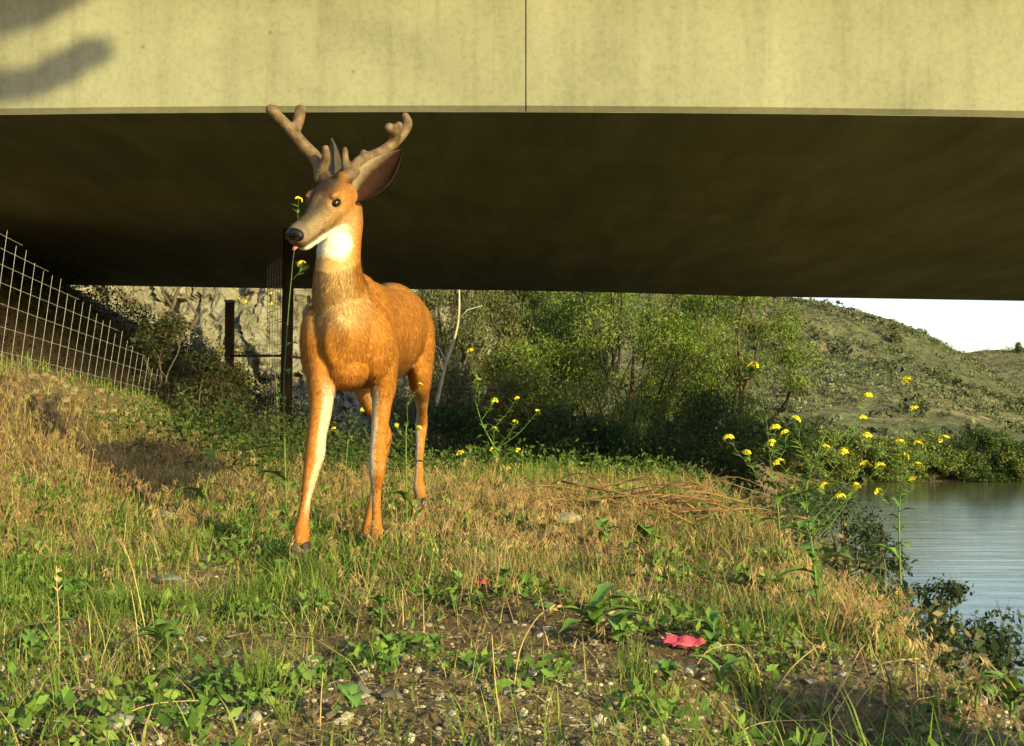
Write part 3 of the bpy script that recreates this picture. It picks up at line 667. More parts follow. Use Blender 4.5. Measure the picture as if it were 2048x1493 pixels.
    c = mixv(c, .5*(1-sstep(.015,.035,dist(P,at(728,402,4.65)))), (.50,.38,.24))
    # white throat patch
    for px,py,r in [(682,500,.046),(690,486,.04),(668,490,.036)]:
        c = mixv(c, .95*(1-sstep(.35*r,1.1*r,dist(P,at(px,py,4.655))+.03*(fbm(x*60,z*45,3,66)-.44))), (.86,.80,.70))
    return np.clip(c*(.95+.1*RNG.random((len(P),1))),0,1)
cols = deer_color(BV.astype(float), BN.astype(float))
a = bme.attributes.new('tint','FLOAT_COLOR','POINT'); c4 = np.ones((nV,4),np.float32); c4[:,:3] = cols; a.data.foreach_set('color', c4.ravel())
bme.transform(Matrix.Translation(-deer_loc)); link('body', bme, M['fur'], deer)
# short coat hairs
def coat():
    tri = np.empty(len(bme.polygons)*4, np.int32)
    n = 130000; i = RNG.integers(0,nV,n); N = BN[i].astype(float); jt = RNG.normal(0,.003,(n,3)); jt -= N*np.sum(jt*N,1,keepdims=True); P = BV[i].astype(float)+jt
    flow = np.stack([np.full(n,.02), np.full(n,.55), np.full(n,-.8)],-1)          # back and down
    q = P-nv(Cc); hd = (np.linalg.norm(q,axis=1)<.235); flow[hd] = -nv(hv)
    low = P[:,2] < .12; flow[low] = (0,.1,-1)
    neck = (P[:,2]>.40)&(~hd)&(P[:,1]<4.9); flow[neck] = (0,.1,-1)
    flow += RNG.normal(0,.25,(n,3)); flow -= N*np.sum(flow*N,1,keepdims=True); flow /= np.linalg.norm(flow,axis=1,keepdims=True)+1e-9
    Ln = np.where(hd,.009,np.where(low,.009,np.where(neck,.020,.016)))*RNG.uniform(.6,1.3,n)
    lift = np.where(hd,.22,np.where(low,.15,np.where(neck,.32,.22)))
    Ln = np.where(hd & (q@nv(hv)>.165), .002, Ln)
    d = flow + N*lift[:,None]; s = np.cross(d,N); s /= np.linalg.norm(s,axis=1,keepdims=True)+1e-9
    wd = np.where(hd|low,.0011,.0014)[:,None]
    V = np.stack([P-s*wd-N*.0004, P+s*wd-N*.0004, P+d*Ln[:,None]],1).reshape(-1,3) - np.array(deer_loc)
    cc = cols[i]*np.where(neck,RNG.uniform(.6,1.5,n),np.where(hd,RNG.uniform(.5,1.6,n),np.where(low,RNG.uniform(.82,1.2,n),RNG.uniform(.72,1.35,n))))[:,None]; cc = np.stack([cc*.94,cc*.94,np.clip(cc*1.1,0,1)],1).reshape(-1,3)
    nn = N + .35*d; nn /= np.linalg.norm(nn,axis=1,keepdims=True)
    link('coat', mesh_np('coat', V, np.arange(n*3).reshape(-1,3), cc, False, np.repeat(nn,3,0)), M['fur_strand'], deer)
coat()
def dchild(mb, name, mat, smooth=True, parent=deer):
    mb.V = [tuple(Vector(v)-deer_loc) for v in mb.V]; return mb.build(name, mat, parent, smooth)
# eyes
for s in (-1,1):
    e = dchild(MB().ball(H(.018,.0565*s,.014),(.0160,.0200,.0150),18,(Lv,hv,uv)),'eye',M['eye'])
# nose pad with nostrils, mouth, tongue
nb = MB(); nb.ball(H(.204,0,-.018),(.034,.020,.023),18,(Lv,hv,uv))
for s in (-1,1): nb.ball(H(.203,.021*s,-.024),(.018,.019,.021),12,(Lv,hv,uv))
nz_ = remeshed(nb,.0035,3,'nose'); nz_.transform(Matrix.Translation(-deer_loc)); nose = link('nose', nz_, M['nose'], deer)
for s in (-1,1): dchild(MB().ball(H(.2215,.020*s,-.029),(.009,.004,.006),10,(Lv,hv,uv)),'nostril',M['eye'],True)
dchild(MB().tube([H(.196,-.005,-.066),H(.213,-.008,-.067),H(.222,-.010,-.072)],[(.010,.004),(.010,.004),(.006,.003)],10,ref=Lv),'tongue',M['tongue'])
# hooves: two claws and dew claws each
for L_ in (FR,FL,HR,HL):
    a_,b_ = at(*L_[-2][:3]), at(*L_[-1][:3]); fw = Vector((-.12,-.95,0)).normalized(); base = b_
    gzv = float(gz(base.x,base.y)); hb = MB()
    for s in (-1,1):
        sd = Vector((1,-.1,0)).normalized()*s*.0165
        top = base+Vector((0,.004,.012)); bot = Vector((base.x,base.y,min(base.z-.045, gzv+.012)))+fw*.022
        hb.tube([top+sd*.9+Vector((0,0,.012)), top+sd, bot+sd*1.05+Vector((0,0,.02)), bot+sd*1.02],[(.013,.020),(.0165,.028),(.0165,.036),(.016,.038)],10,ref=(1,0,0))
    hme = remeshed(hb,.0045,2,'hoof'); hme.transform(Matrix.Translation(-deer_loc)); link('hoof',hme,M['hoof'],deer)
    hb = MB()
    for s in (-1,1): hb.ball(a_+Vector((.017*s,.034,.012)),(.008,.012,.014),8)
    dchild(hb,'dew_claw',M['hoof'])
# antlers in velvet
def antler(chains):
    mb = MB()
    for pts in chains:
        P = bez([at(a,b,c) for a,b,c,_ in pts],4); rr = [float(np.interp(i/4,range(len(pts)),[p[3] for p in pts])) for i in range(len(P))]
        mb.tube(P, rr, 12); mb.ball(P[-1], rr[-1]*1.02, 12); mb.ball(P[0], rr[0], 12)
    me = remeshed(mb,.0055,4,'antler'); me.transform(Matrix.Translation(-deer_loc)); return link('antler',me,M['velvet'],deer)
antler([[(641,356,4.70,.024),(637,325,4.72,.026),(606,289,4.73,.023),(573,251,4.72,.021),(541,219,4.68,.019)],
        [(588,270,4.73,.019),(597,242,4.75,.021),(601,221,4.77,.0215)],
        [(562,238,4.72,.016),(549,218,4.75,.0145)],
        [(643,345,4.69,.022),(652,318,4.66,.017),(651,298,4.64,.0145)]])
antler([[(692,357,4.67,.026),(708,342,4.69,.026),(722,322,4.72,.022),(758,307,4.82,.021),(788,287,4.86,.02)],
        [(786,290,4.86,.02),(791,268,4.84,.022),(779,256,4.80,.0195)],
        [(791,270,4.84,.02),(798,252,4.82,.0165)],
        [(786,290,4.86,.019),(806,268,4.89,.019),(816,248,4.91,.018),(811,233,4.92,.0155)],
        [(720,328,4.72,.016),(727,304,4.76,.0105)],
        [(697,348,4.68,.020),(691,322,4.70,.014),(690,300,4.71,.011)]])
# ears: cupped leaf shapes with an inner and an outer face
def ear(base, tip, normal, width, cup, inner, rim, outer, name='ear'):
    base, tip, n = Vector(base), Vector(tip), Vector(normal).normalized(); ax = tip-base; Ln = ax.length; ax.normalize()
    n = (n-ax*n.dot(ax)).normalized(); sd = ax.cross(n)
    ns, nc = 18, 13; V = []; C = []; F = []
    for sh in (0,1):
        for i in range(ns):
            s = i/(ns-1); w_ = width*max(.04, math.sin(math.pi*min(1,s**.85*.93+.055))**.95)*(1 if s<.999 else .1)
            for k in range(nc):
                q = -1+2*k/(nc-1); lat = q*w_; dep = cup*w_*(q*q)*(1.25-.7*s) - cup*w_*.5
                p = base+ax*(s*Ln)+sd*lat+n*(dep - (.007*(1-abs(q))+.0022 if sh else 0)) + n*(.02*s*s)
                V.append(p); e = abs(q)
                rm = rim if q < .1 else outer; wr = max(0,(e-.5)/.5)*(1-.85*max(0,s-.55)/.45)
                if sh == 0: C.append([inner[j]*(1-wr) + rm[j]*wr for j in range(3)])
                else: C.append(outer if e<.93 else rm)
    N = ns*nc
    for i in range(ns-1):
        for k in range(nc-1):
            a = i*nc+k; F.append((a,a+1,a+nc+1,a+nc)); F.append((N+a+nc,N+a+nc+1,N+a+1,N+a))
        for k in (0,nc-1):
            a = i*nc+k; F.append((a,a+nc,N+a+nc,N+a) if k==0 else (N+a,N+a+nc,a+nc,a))
    me = mesh_np(name, np.array([nv(v-deer_loc) for v in V]), np.array(F), np.array(C), True); return link(name, me, M['ear'], deer)
ear(at(710,402,4.685), at(806,303,4.70), (-.34,-1,-.05), .062, .95, (.035,.014,.009), (.34,.25,.16), (.04,.028,.018))
ear(at(672,362,4.80), at(671,278,4.86), (-.95,-.38,.1), .040, .8, (.16,.10,.07), (.28,.22,.16), (.07,.055,.045))
# tufted ear roots
# tail, hidden behind the rump
dchild(MB().tube(bez([(-.49,6.05,.47),(-.485,6.10,.42),(-.48,6.12,.33)],3),[.03,.03,.028,.026,.022,.018,.012],10),'tail',M['ear'])

# ------------------------------------------------------------------ stones
def hit(px,py):
    d = at(px,py,1.0); Y = np.arange(1.2,14,.01); k = np.argmax(d.z*Y <= gz(d.x*Y,Y)); Y = float(Y[k])
    return Vector((d.x*Y,Y,float(gz(d.x*Y,Y))))
CLEAR = []
def put_stone(px, py, w_, hgt, mat, label, seed, sink=.3, name='stone', group=None, depth=.8):
    """the ray through a pixel meets the ground; w_ in photo pixels gives the width there"""
    hp = hit(px,py); Y = hp.y; d = hp/Y
    s = w_/FPX*Y*.5; o = link(name, rock_mesh(name,(s,s*depth,s*hgt),seed,2,.25), M[mat])
    o.location = (d.x*Y, Y, float(gz(d.x*Y,Y))+s*hgt*(1-2*sink)); o.rotation_euler = (0,0,seed*1.7)
    tag(o,label,'stone',group)
    if w_ > 25 and py > 1180: CLEAR.append((d.x*Y, Y-s*.9, s*1.35))
    return o
ST = [(240,1458,95,.45,'stone','broad tan stone half buried in bare dirt among the grass'),(722,1392,62,.62,'stone_grey','speckled grey stone paired with a lower stone in the gravel'),(782,1398,58,.42,'stone_grey','low grey stone lying beside the speckled stone'),
 (627,1335,28,1.0,'stone_pale','pale upright pebble standing in the grass'),(1022,1388,36,.75,'stone_pale','cream angular stone leaning by a dry stalk'),(950,1338,62,.4,'stone','flat brown stone in the dark soil'),
 (1380,1350,26,1.0,'stone_pale','whitish knobbly stone near the pink scrap'),(332,1035,70,.35,'stone_grey','flat grey slab in the tall grass'),(338,1165,66,.3,'stone_grey','flat grey slab tilted in the grass below another slab'),
 (1130,1045,75,.4,'stone','tan block of stone in front of the brush pile'),(485,1418,44,.6,'stone_grey','round grey stone beside a grass tuft'),(472,1440,36,.5,'stone','low tan stone under the round grey stone'),
 (512,1448,34,.9,'stone','upright wedge of orange tan stone'),(440,1040,60,.35,'stone','weathered stone near the lifted front hoof'),(1085,1215,60,.4,'stone_grey','grey stone under a pale drooping grass head'),
 (20,1405,36,.5,'stone','rounded tan stone lying in gravel beside a green blade'),(1470,1425,34,.4,'stone_pale','pale flat stone in the shaded hollow'),(1270,1150,46,.35,'stone','tan stone sunk in dry thatch'),(400,1285,34,.5,'stone_pale','pair forming white pebble under broad leaves')]
ST[-1] = (400,1285,34,.5,'stone_pale','white pebble lying bare between broad green leaves')
for i,a_ in enumerate(ST): put_stone(a_[0],a_[1],a_[2],a_[3],a_[4],a_[5],11+i)
g = random.Random(3)
for i in range(70):
    px = g.uniform(0,1500); py = g.uniform(1230,1475); mt = g.choice(['stone_pale','stone','stone','stone_grey'])
    put_stone(px,py,g.uniform(10,22)*(1.25 if g.random()<.2 else 1),g.uniform(.5,.85),mt,{'stone_pale':'small pale pebble scattered in the near gravel','stone':'small tan pebble scattered in the near gravel','stone_grey':'small grey pebble scattered in the near gravel'}[mt],100+i,.25,'pebble',{'stone_pale':'pale pebbles in the gravel','stone':'tan pebbles in the gravel','stone_grey':'grey pebbles in the gravel'}[mt])
for i in range(48):      # clods tumbling off the end of the embankment
    x = -2.45+g.gauss(0,.22); y = 7.9+g.gauss(0,.5); s = g.uniform(.015,.045)
    o = link('clod', rock_mesh('clod',(s,s,s*.7),300+i,1,.4), M['clod']); o.location = (x,y,float(gz(x,y))+s*.3); o.rotation_euler = (0,0,i)
    tag(o,'tan clod of earth on the crumbling end of the embankment','clod','clods on the embankment end')
def gravel(n, seed):
    q = np.random.default_rng(seed); y = 1.6+ (q.random(n)**1.5)*4.2; x = q.uniform(-1,1,n)*(.42*y+.1)
    k = (fbm(x*3,y*3,3,40)+.3*sstep(3.6,2.4,y)+.2*q.random(n) > .62)&(x<bank_x(y)+.3); x, y = x[k], y[k]; n = len(x)
    bm = bmesh.new(); bmesh.ops.create_icosphere(bm, subdivisions=1, radius=1); bv = np.array([v.co[:] for v in bm.verts]); bf = np.array([[v.index for v in f.verts] for f in bm.faces]); bm.free()
    s = q.uniform(.002,.0065,n)*(1+1.6*(q.random(n)>.92)); sc = q.uniform(.6,1.2,(n,1,3))*s[:,None,None]; sc[:,:,2] *= .7
    jit = 1+q.uniform(-.25,.25,(n,len(bv),1)); V = bv[None]*sc*jit; V[...,0] += x[:,None]; V[...,1] += y[:,None]; V[...,2] += gz(x,y)[:,None]+s[:,None]*.2
    T = (bf[None]+np.arange(n)[:,None,None]*len(bv)).reshape(-1,3)
    pal = np.array([(.26,.20,.12),(.36,.29,.19),(.18,.14,.09),(.50,.44,.33),(.22,.15,.085)]); c = pal[q.integers(0,5,n)]*q.uniform(.7,1.2,(n,1))
    tag(link('gravel', mesh_np('gravel',V.reshape(-1,3),T,np.repeat(c,len(bv),0)), M['gravel']),'fine tan gravel strewn over the near bare dirt','gravel',kind='stuff')
gravel(24000,8)

# ------------------------------------------------------------------ grass
def blades(x, y, hgt, wid, lean, tone, q, seg=3, droop=.35):
    n = len(x); z = gz(x,y)-.006; az = q.uniform(0,2*np.pi,n); dx, dy = np.cos(az), np.sin(az)
    fa = az+np.pi/2+q.normal(0,.4,n); wx, wy = np.cos(fa), np.sin(fa)
    rows_ = []
    for k in range(seg+1):
        t = k/seg; ln = lean*(t**1.6)*hgt; hh = hgt*(t - droop*lean*t*t*.6)
        wv = wid*(1-t)**.7*.5 if k<seg else np.zeros(n)
        cx, cy, cz = x+dx*ln, y+dy*ln, z+hh
        if k < seg: rows_.append(np.stack([cx-wx*wv,cy-wy*wv,cz],-1)); rows_.append(np.stack([cx+wx*wv,cy+wy*wv,cz],-1))
        else: rows_.append(np.stack([cx,cy,cz],-1))
    m = 2*seg+1; V = np.stack(rows_,1).reshape(-1,3); base = np.arange(n)[:,None]*m; T = []
    for k in range(seg-1):
        a = 2*k; T += [[a,a+1,a+3],[a,a+3,a+2]]
    a = 2*(seg-1); T.append([a,a+1,a+2])
    T = (base[:,:,None]+np.array(T)[None]).reshape(-1,3)
    return V, T, np.repeat(tone,m,0)
def field(n, seed, ymin=1.5, ymax=11.5):
    q = np.random.default_rng(seed); u = q.random(n); y = ymin*(ymax/ymin)**(u**.75); x = q.uniform(-1,1,n)*(.43*y+.15)
    m = n//26; yc = ymin*(ymax/ymin)**(q.random(m)**.75); xc = q.uniform(-1,1,m)*(.43*yc+.15); k = q.random(n) < .6; i = q.integers(0,m,n)
    sg = .022+.004*yc[i]; x = np.where(k, xc[i]+q.normal(0,1,n)*sg, x); y = np.where(k, np.maximum(1.4, yc[i]+q.normal(0,1,n)*sg), y)
    return x, y, q
def keep(*m):
    k = m[0]
    return [a[k] for a in m[1:]]
def dryness(x, y):
    d = .30 + 1.25*(fbm(x*1.1+3,y*1.1,3,21)-.45)
    d = d + .75*np.exp(-((x-.05)/.55)**2-((y-5.6)/1.5)**2) + .55*np.exp(-((x+2.2)/.8)**2-((y-6.7)/1.2)**2) + .35*sstep(.3,.9,x) - .45*np.exp(-((x+1.3)/.8)**2-((y-4.2)/1.5)**2)
    return np.clip(d,0,1)
def cover(x, y):
    c = .10 + .95*sstep(2.3,3.7,y - .9*np.exp(-((x-.05)/.45)**2)*sstep(4.6,3.6,y) + .9*(fbm(x*1.7,y*1.7,3,33)-.45)*2 - .45*np.clip(x,-1,.3))
    c = c*(1-.8*np.exp(-((x+.1)/.6)**2-((y-3.4)/.7)**2))*(1-.7*np.exp(-((x-.62)/.28)**2-((y-2.6)/.35)**2))*(.45+.85*sstep(.34,.55,fbm(x*4,y*4,3,52)))
    c = c*(1-.5*np.exp(-((x+2.7)/.45)**2)*sstep(6,7,y))
    return np.clip(c,.04,1)
_p = hit(1366,1305); CLEAR += [(_p.x,_p.y-.05,.085),(_p.x,_p.y+.01,.05)]
def edge_ok(x,y):
    k = x < bank_x(y)+.14
    for cx,cy,cr in CLEAR: k &= ((x-cx)**2+(y-cy)**2 > cr*cr)
    return k
# green blades
x,y,q = field(150000,1); d = dryness(x,y); k = (q.random(len(x)) < cover(x,y)*(1.0-.88*d)) & edge_ok(x,y) & (vnoise(x*6,y*6,3)+.45*q.random(len(x))>.42)
x,y = x[k],y[k]; n = len(x); tone = np.array([(.13,.21,.03),(.18,.26,.042),(.095,.17,.028),(.26,.29,.07)])[q.integers(0,4,n)]*q.uniform(.7,1.25,(n,1))
hg = q.uniform(.025,.115,n)*(.45+1.25*vnoise(x*3.1,y*3.1,14)**1.5); V,T,c = blades(x,y,hg,q.uniform(.002,.0052,n)*(1+.10*y),q.uniform(.15,1.5,n),tone,q)
tag(link('green_grass', mesh_np('green_grass',V,T,c), M['attr']),'fresh green grass growing across the river bank','grass',kind='stuff')
# dry blades
x,y,q = field(135000,2); d = dryness(x,y); k = (q.random(len(x)) < cover(x,y)*(.18+1.0*d)) & edge_ok(x,y)
x,y = x[k],y[k]; n = len(x); tone = np.array([(.43,.31,.115),(.52,.40,.16),(.31,.22,.085),(.35,.23,.09),(.57,.46,.21)])[q.integers(0,5,n)]*q.uniform(.65,1.15,(n,1))
hg = q.uniform(.025,.125,n)*(.45+1.15*vnoise(x*2.7,y*2.7,24)**1.4); V,T,c = blades(x,y,hg,q.uniform(.0012,.0028,n)*(1+.10*y),q.uniform(.2,2.0,n),tone,q)
tag(link('dry_grass', mesh_np('dry_grass',V,T,c), M['attr']),'dry straw coloured grass covering the river bank','grass',kind='stuff')
# flat thatch lying on the soil
x,y,q = field(38000,3,1.4,9); k = (q.random(len(x)) < .35+.5*dryness(x,y)) & edge_ok(x,y); x,y = x[k],y[k]; n = len(x)
tone = np.array([(.38,.27,.13),(.27,.18,.09),(.48,.36,.19),(.17,.11,.06)])[q.integers(0,4,n)]*q.uniform(.6,1.1,(n,1))
az = q.uniform(0,2*np.pi,n); L = q.uniform(.012,.06,n); wd = q.uniform(.001,.0024,n)*(1+.08*y); z = gz(x,y)+q.uniform(.002,.014,n); x2 = x+np.cos(az)*L; y2 = y+np.sin(az)*L; z2 = gz(x2,y2)+q.uniform(.002,.02,n)
nx, ny = -np.sin(az)*wd, np.cos(az)*wd
V = np.stack([np.stack([x-nx,y-ny,z],-1),np.stack([x+nx,y+ny,z+wd],-1),np.stack([x2,y2,z2],-1)],1).reshape(-1,3)
tag(link('thatch', mesh_np('thatch',V,np.arange(n*3).reshape(-1,3),np.repeat(tone,3,0)), M['attr']),'loose dry thatch lying flat on the soil','thatch',kind='stuff')
# reddish nodding brome heads: short drooping spikelets on thin stalks
def brome(n0, seed):
    x,y,q = field(n0,seed,2.4,10); pt = np.exp(-((x+2.0)/.9)**2-((y-6.2)/1.6)**2)+.8*np.exp(-((x-.05)/.5)**2-((y-5.6)/1.3)**2)+.6*np.exp(-((x-1.05)/.25)**2-((y-3.3)/1.2)**2)+.5*np.exp(-((x+.75)/.5)**2-((y-6.2)/.8)**2)
    k = (q.random(len(x)) < pt*(.4+.9*vnoise(x*2.5,y*2.5,71))) & edge_ok(x,y); x,y = x[k],y[k]; n = len(x); z = gz(x,y); h = q.uniform(.07,.16,n); az = q.uniform(0,2*np.pi,n)
    Vs=[]; Cs=[]; tone = np.array([(.46,.31,.14),(.38,.21,.11),(.52,.39,.17),(.34,.24,.10)])[q.integers(0,4,n)]*q.uniform(.55,1.1,(n,1))
    hx,hy = x+np.cos(az)*h*.3, y+np.sin(az)*h*.3
    w_ = .0011*(1+.08*y)
    Vs.append(np.stack([np.stack([x-w_,y,z],-1),np.stack([x+w_,y,z],-1),np.stack([hx,hy,z+h],-1)],1)); Cs.append(np.repeat(tone[:,None],3,1))
    for j in range(6):
        a2 = az+q.normal(0,.7,n); l = q.uniform(.014,.03,n); o_ = q.uniform(-.012,.012,(n,2)); bx,by,bz_ = hx+o_[:,0],hy+o_[:,1],z+h*q.uniform(.8,1.02,n)
        tx,ty,tz = bx+np.cos(a2)*l*.6, by+np.sin(a2)*l*.6, bz_-l*q.uniform(.4,1,n); ww = .0028*(1+.06*y)
        Vs.append(np.stack([np.stack([bx,by,bz_],-1),np.stack([(bx+tx)/2+ww,(by+ty)/2,(bz_+tz)/2],-1),np.stack([tx,ty,tz],-1)],1)); Cs.append(np.repeat(tone[:,None]*1.05,3,1))
    V = np.concatenate(Vs,0).reshape(-1,3); C = np.concatenate(Cs,0).reshape(-1,3)
    tag(link('brome_grass', mesh_np('brome_grass',V,np.arange(len(V)).reshape(-1,3),C), M['attr']),'reddish nodding brome grass heads in dry patches','grass',kind='stuff')
brome(17000,5)
# low herb cover beyond the crest and along the bank
def herb(n, seed, xr_, yr_, hmax, lf, pal, label, fn):
    q = np.random.default_rng(seed); x = q.uniform(*xr_,n); y = q.uniform(*yr_,n); k = fn(x,y,q); x,y = x[k],y[k]; n = len(x)
    z = gz(x,y)+q.random(n)**1.3*hmax*(.35+1.2*fbm(x*1.2,y*1.2,2,90)); p = np.stack([x,y,z],-1)
    a = q.normal(0,1,(n,3)); a /= np.linalg.norm(a,axis=1,keepdims=True); b = np.cross(a,q.normal(0,1,(n,3))); b /= np.linalg.norm(b,axis=1,keepdims=True)
    l = (lf*q.uniform(.5,1.4,n))[:,None]; V = np.stack([p,p+a*l*.5+b*l*.24,p+a*l,p+a*l*.5-b*l*.24],1).reshape(-1,3)
    pal = np.array(pal); c = np.repeat(pal[q.integers(0,len(pal),n)]*q.uniform(.6,1.3,(n,1)),4,0)
    tag(link('ground_cover', mesh_np('ground_cover',V,np.arange(n*4).reshape(-1,4),c), M['attr']),label,'ground cover',kind='stuff')
herb(52000,36,(-2.0,1.1),(1.7,6.8),.05,.030,[(.11,.20,.035),(.15,.25,.045),(.08,.15,.03),(.19,.26,.06)],'small leafy seedlings spread over the near dirt',lambda x,y,q:(x<bank_x(y)+.1)&(np.abs(x)<.44*y)&(vnoise(x*3.7,y*3.7,47)+.55*vnoise(x*11,y*11,48)+.12*q.random(len(x))+.10*sstep(-.2,-1.2,x)>1.0))
herb(26000,31,(-2.4,2.2),(8.2,13),.20,.035,[(.07,.13,.025),(.10,.17,.03),(.05,.09,.02),(.13,.17,.05)],'leafy green weeds along the crest behind the deer',lambda x,y,q:(x<bank_x(y)+.4)&(vnoise(x*1.6,y*1.6,44)>.3))
herb(80000,32,(-9,6),(13,30),.7,.045,[(.035,.065,.016),(.055,.085,.022),(.07,.08,.03),(.03,.05,.015)],'tall shaded weeds under and beyond the bridge',lambda x,y,q:(x<bank_x(y)+1.5))
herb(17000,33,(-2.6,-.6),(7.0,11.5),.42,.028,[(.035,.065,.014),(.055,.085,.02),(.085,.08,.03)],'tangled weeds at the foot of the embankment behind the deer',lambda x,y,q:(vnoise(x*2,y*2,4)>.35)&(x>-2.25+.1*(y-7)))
herb(60000,34,(.8,7),(1.0,16),.22,.034,[(.05,.08,.03),(.08,.11,.04),(.22,.17,.08)],'weeds down the river bank slope',lambda x,y,q:(x>bank_x(y)+.15)&(x<bank_x(y)+5))

# ------------------------------------------------------------------ broadleaf weeds
def leaf_mesh(name, L, Wd, bend, lobes=0, n=7):
    V=[];F=[]
    for i in range(n+1):
        t = i/n; w_ = Wd*math.sin(math.pi*min(1,t*.94+.05))**.8*(1+(.35*math.sin(t*math.pi*2*lobes) if lobes else 0)); y = L*t; z = bend*L*(t-1.35*t*t)
        V += [(-w_,y,z+w_*.35),(0,y,z),(w_,y,z+w_*.35)]
    for i in range(n):
        a=i*3; F += [(a,a+1,a+4,a+3),(a+1,a+2,a+5,a+4)]
    me = mesh_pd(name,V,F,True); me.materials.append(M['weed']); return me
LEAVES = [leaf_mesh('leaf',.05,.015,.6),leaf_mesh('leaf',.038,.015,.9),leaf_mesh('leaf',.07,.014,.5,2),leaf_mesh('leaf',.09,.02,.45,3,12)]
def add_leaf(parent, loc, az, pitch, sc, kind):
    o = bpy.data.objects.new('leaf', LEAVES[kind]); COL.objects.link(o); o.parent = parent; o.location = loc
    o.rotation_euler = (pitch,0,az); o.scale = (sc,sc,sc); return o
def weed(px,py,nleaf,sc,kind,label,seed,group='broadleaf weeds in the near grass'):
    p = hit(px,py); q = random.Random(seed); o = empty('broadleaf_weed',p,label,'weed',group)
    MB().tube([(0,0,-.02),(.004,0,.02*sc),(0,.003,.05*sc)],[.003*sc,.0025*sc,.001],5).build('stem',M['stem'],o)
    for i in range(nleaf): add_leaf(o,(0,0,q.uniform(.004,.045)*sc),i*2.4+q.uniform(-.4,.4),q.uniform(.15,.8),sc*q.uniform(.7,1.2),kind if q.random()<.75 else 1)
WD = [(330,1335,8,1.5,0,'largest pointed leaf weed clump in the near left grass'),(95,1300,7,1.3,0,'leafy weed at the shaded foot of the left grass'),(240,1235,4,1.1,1,'round leaved weed in the left grass'),(565,1165,7,1.1,0,'broadleaf weed on dark soil by the front hoof'),
 (685,1250,4,1.0,1,'round leaved sprout on the dark soil'),(760,1255,7,1.2,0,'leafy clump on dark soil beside a round leaved sprout'),(778,1318,4,.9,1,'bright yellow green sprout in the gravel'),(345,1395,5,1.0,1,'small round leaved weed by bare stones'),
 (410,1425,5,1.0,1,'round leaved weed near the grey stone and grass tuft'),(1190,1270,10,1.4,2,'bushy green weed between the gravel and pink scrap'),(1240,1290,6,1.2,0,'leafy weed leaning toward the pink scrap'),(700,1440,6,1.0,0,'dark leafy weed in front of the speckled stone'),
 (1010,1175,6,1.1,0,'leafy weed beside the small red scrap'),(1210,1090,10,1.6,1,'dense green weed patch under the brush pile'),(1290,1085,9,1.7,1,'bright green weed patch under the brush pile'),(1090,1070,8,1.5,1,'green weed beside the tan stone block'),
 (1255,1130,6,1.3,1,'green weed in the dry thatch below the brush pile'),(1425,1290,7,1.2,0,'leafy weed at the edge of the shaded hollow'),(1500,1180,5,1.1,1,'green weed in dry thatch on the bank shoulder'),(830,1050,7,1.6,0,'leafy weed behind the standing front leg'),
 (575,990,6,1.8,0,'broad leaved weed left of the lifted leg'),(2020,1440,9,1.5,0,'green weed at the far right of the shaded hollow'),(1950,1420,6,1.2,0,'small green weed in the shaded hollow'),(150,1210,6,1.2,0,'leafy weed deep in the left grass'),(870,1320,5,.9,0,'small weed beside the brown flat stone'),
 (1330,1395,8,1.0,2,'finely lobed weed in the stony ground'),(1440,1395,7,1.0,2,'finely lobed weed beside the dark hollow'),(60,1330,6,1.3,1,'round leaved weed beside the bare dirt')]
for i,a_ in enumerate(WD): weed(*a_,600+i)

# grass tufts standing out from the cover
def tuft(px,py,n,h,pal,label,seed,wid=.0035):
    p = hit(px,py); q = np.random.default_rng(seed); x = p.x+q.normal(0,.016,n); y = p.y+q.normal(0,.016,n)
    tone = np.array(pal)[q.integers(0,len(pal),n)]*q.uniform(.75,1.2,(n,1)); V,T,c = blades(x,y,q.uniform(.5,1.1,n)*h,np.full(n,wid),q.uniform(.1,.75,n),tone,q,4)
    V = V - np.array(p); o = link('grass_tuft', mesh_np('grass_tuft',V,T,c), M['attr']); o.location = p; tag(o,label,'grass tuft','tufts of longer grass')
PG=[(.10,.17,.025),(.14,.21,.035),(.20,.24,.06)]
for i,a_ in enumerate([(520,1395,70,.14,PG,'tall green grass tuft beside the round grey stone'),(1275,1380,55,.12,PG,'yellow green grass tuft in front of the bushy weed'),(725,1325,18,.10,PG,'thin upright grass blades on the dark soil'),(575,1440,25,.08,PG,'short grass tuft beside the wedge stone'),
    (1500,1400,40,.15,PG,'green grass tuft beside the nodding dry heads'),(45,1440,22,.12,PG,'broad bladed tuft in the left gravel'),(640,1215,26,.09,PG,'grass tuft just below the lifted hoof'),(770,1160,30,.08,PG,'short pale grass tuft below the standing hoof'),(940,1435,25,.07,PG,'small tuft between the gravel and the cream stone'),(210,1290,45,.15,PG,'dense tuft above the bare dirt on the left')]): tuft(*a_,700+i)

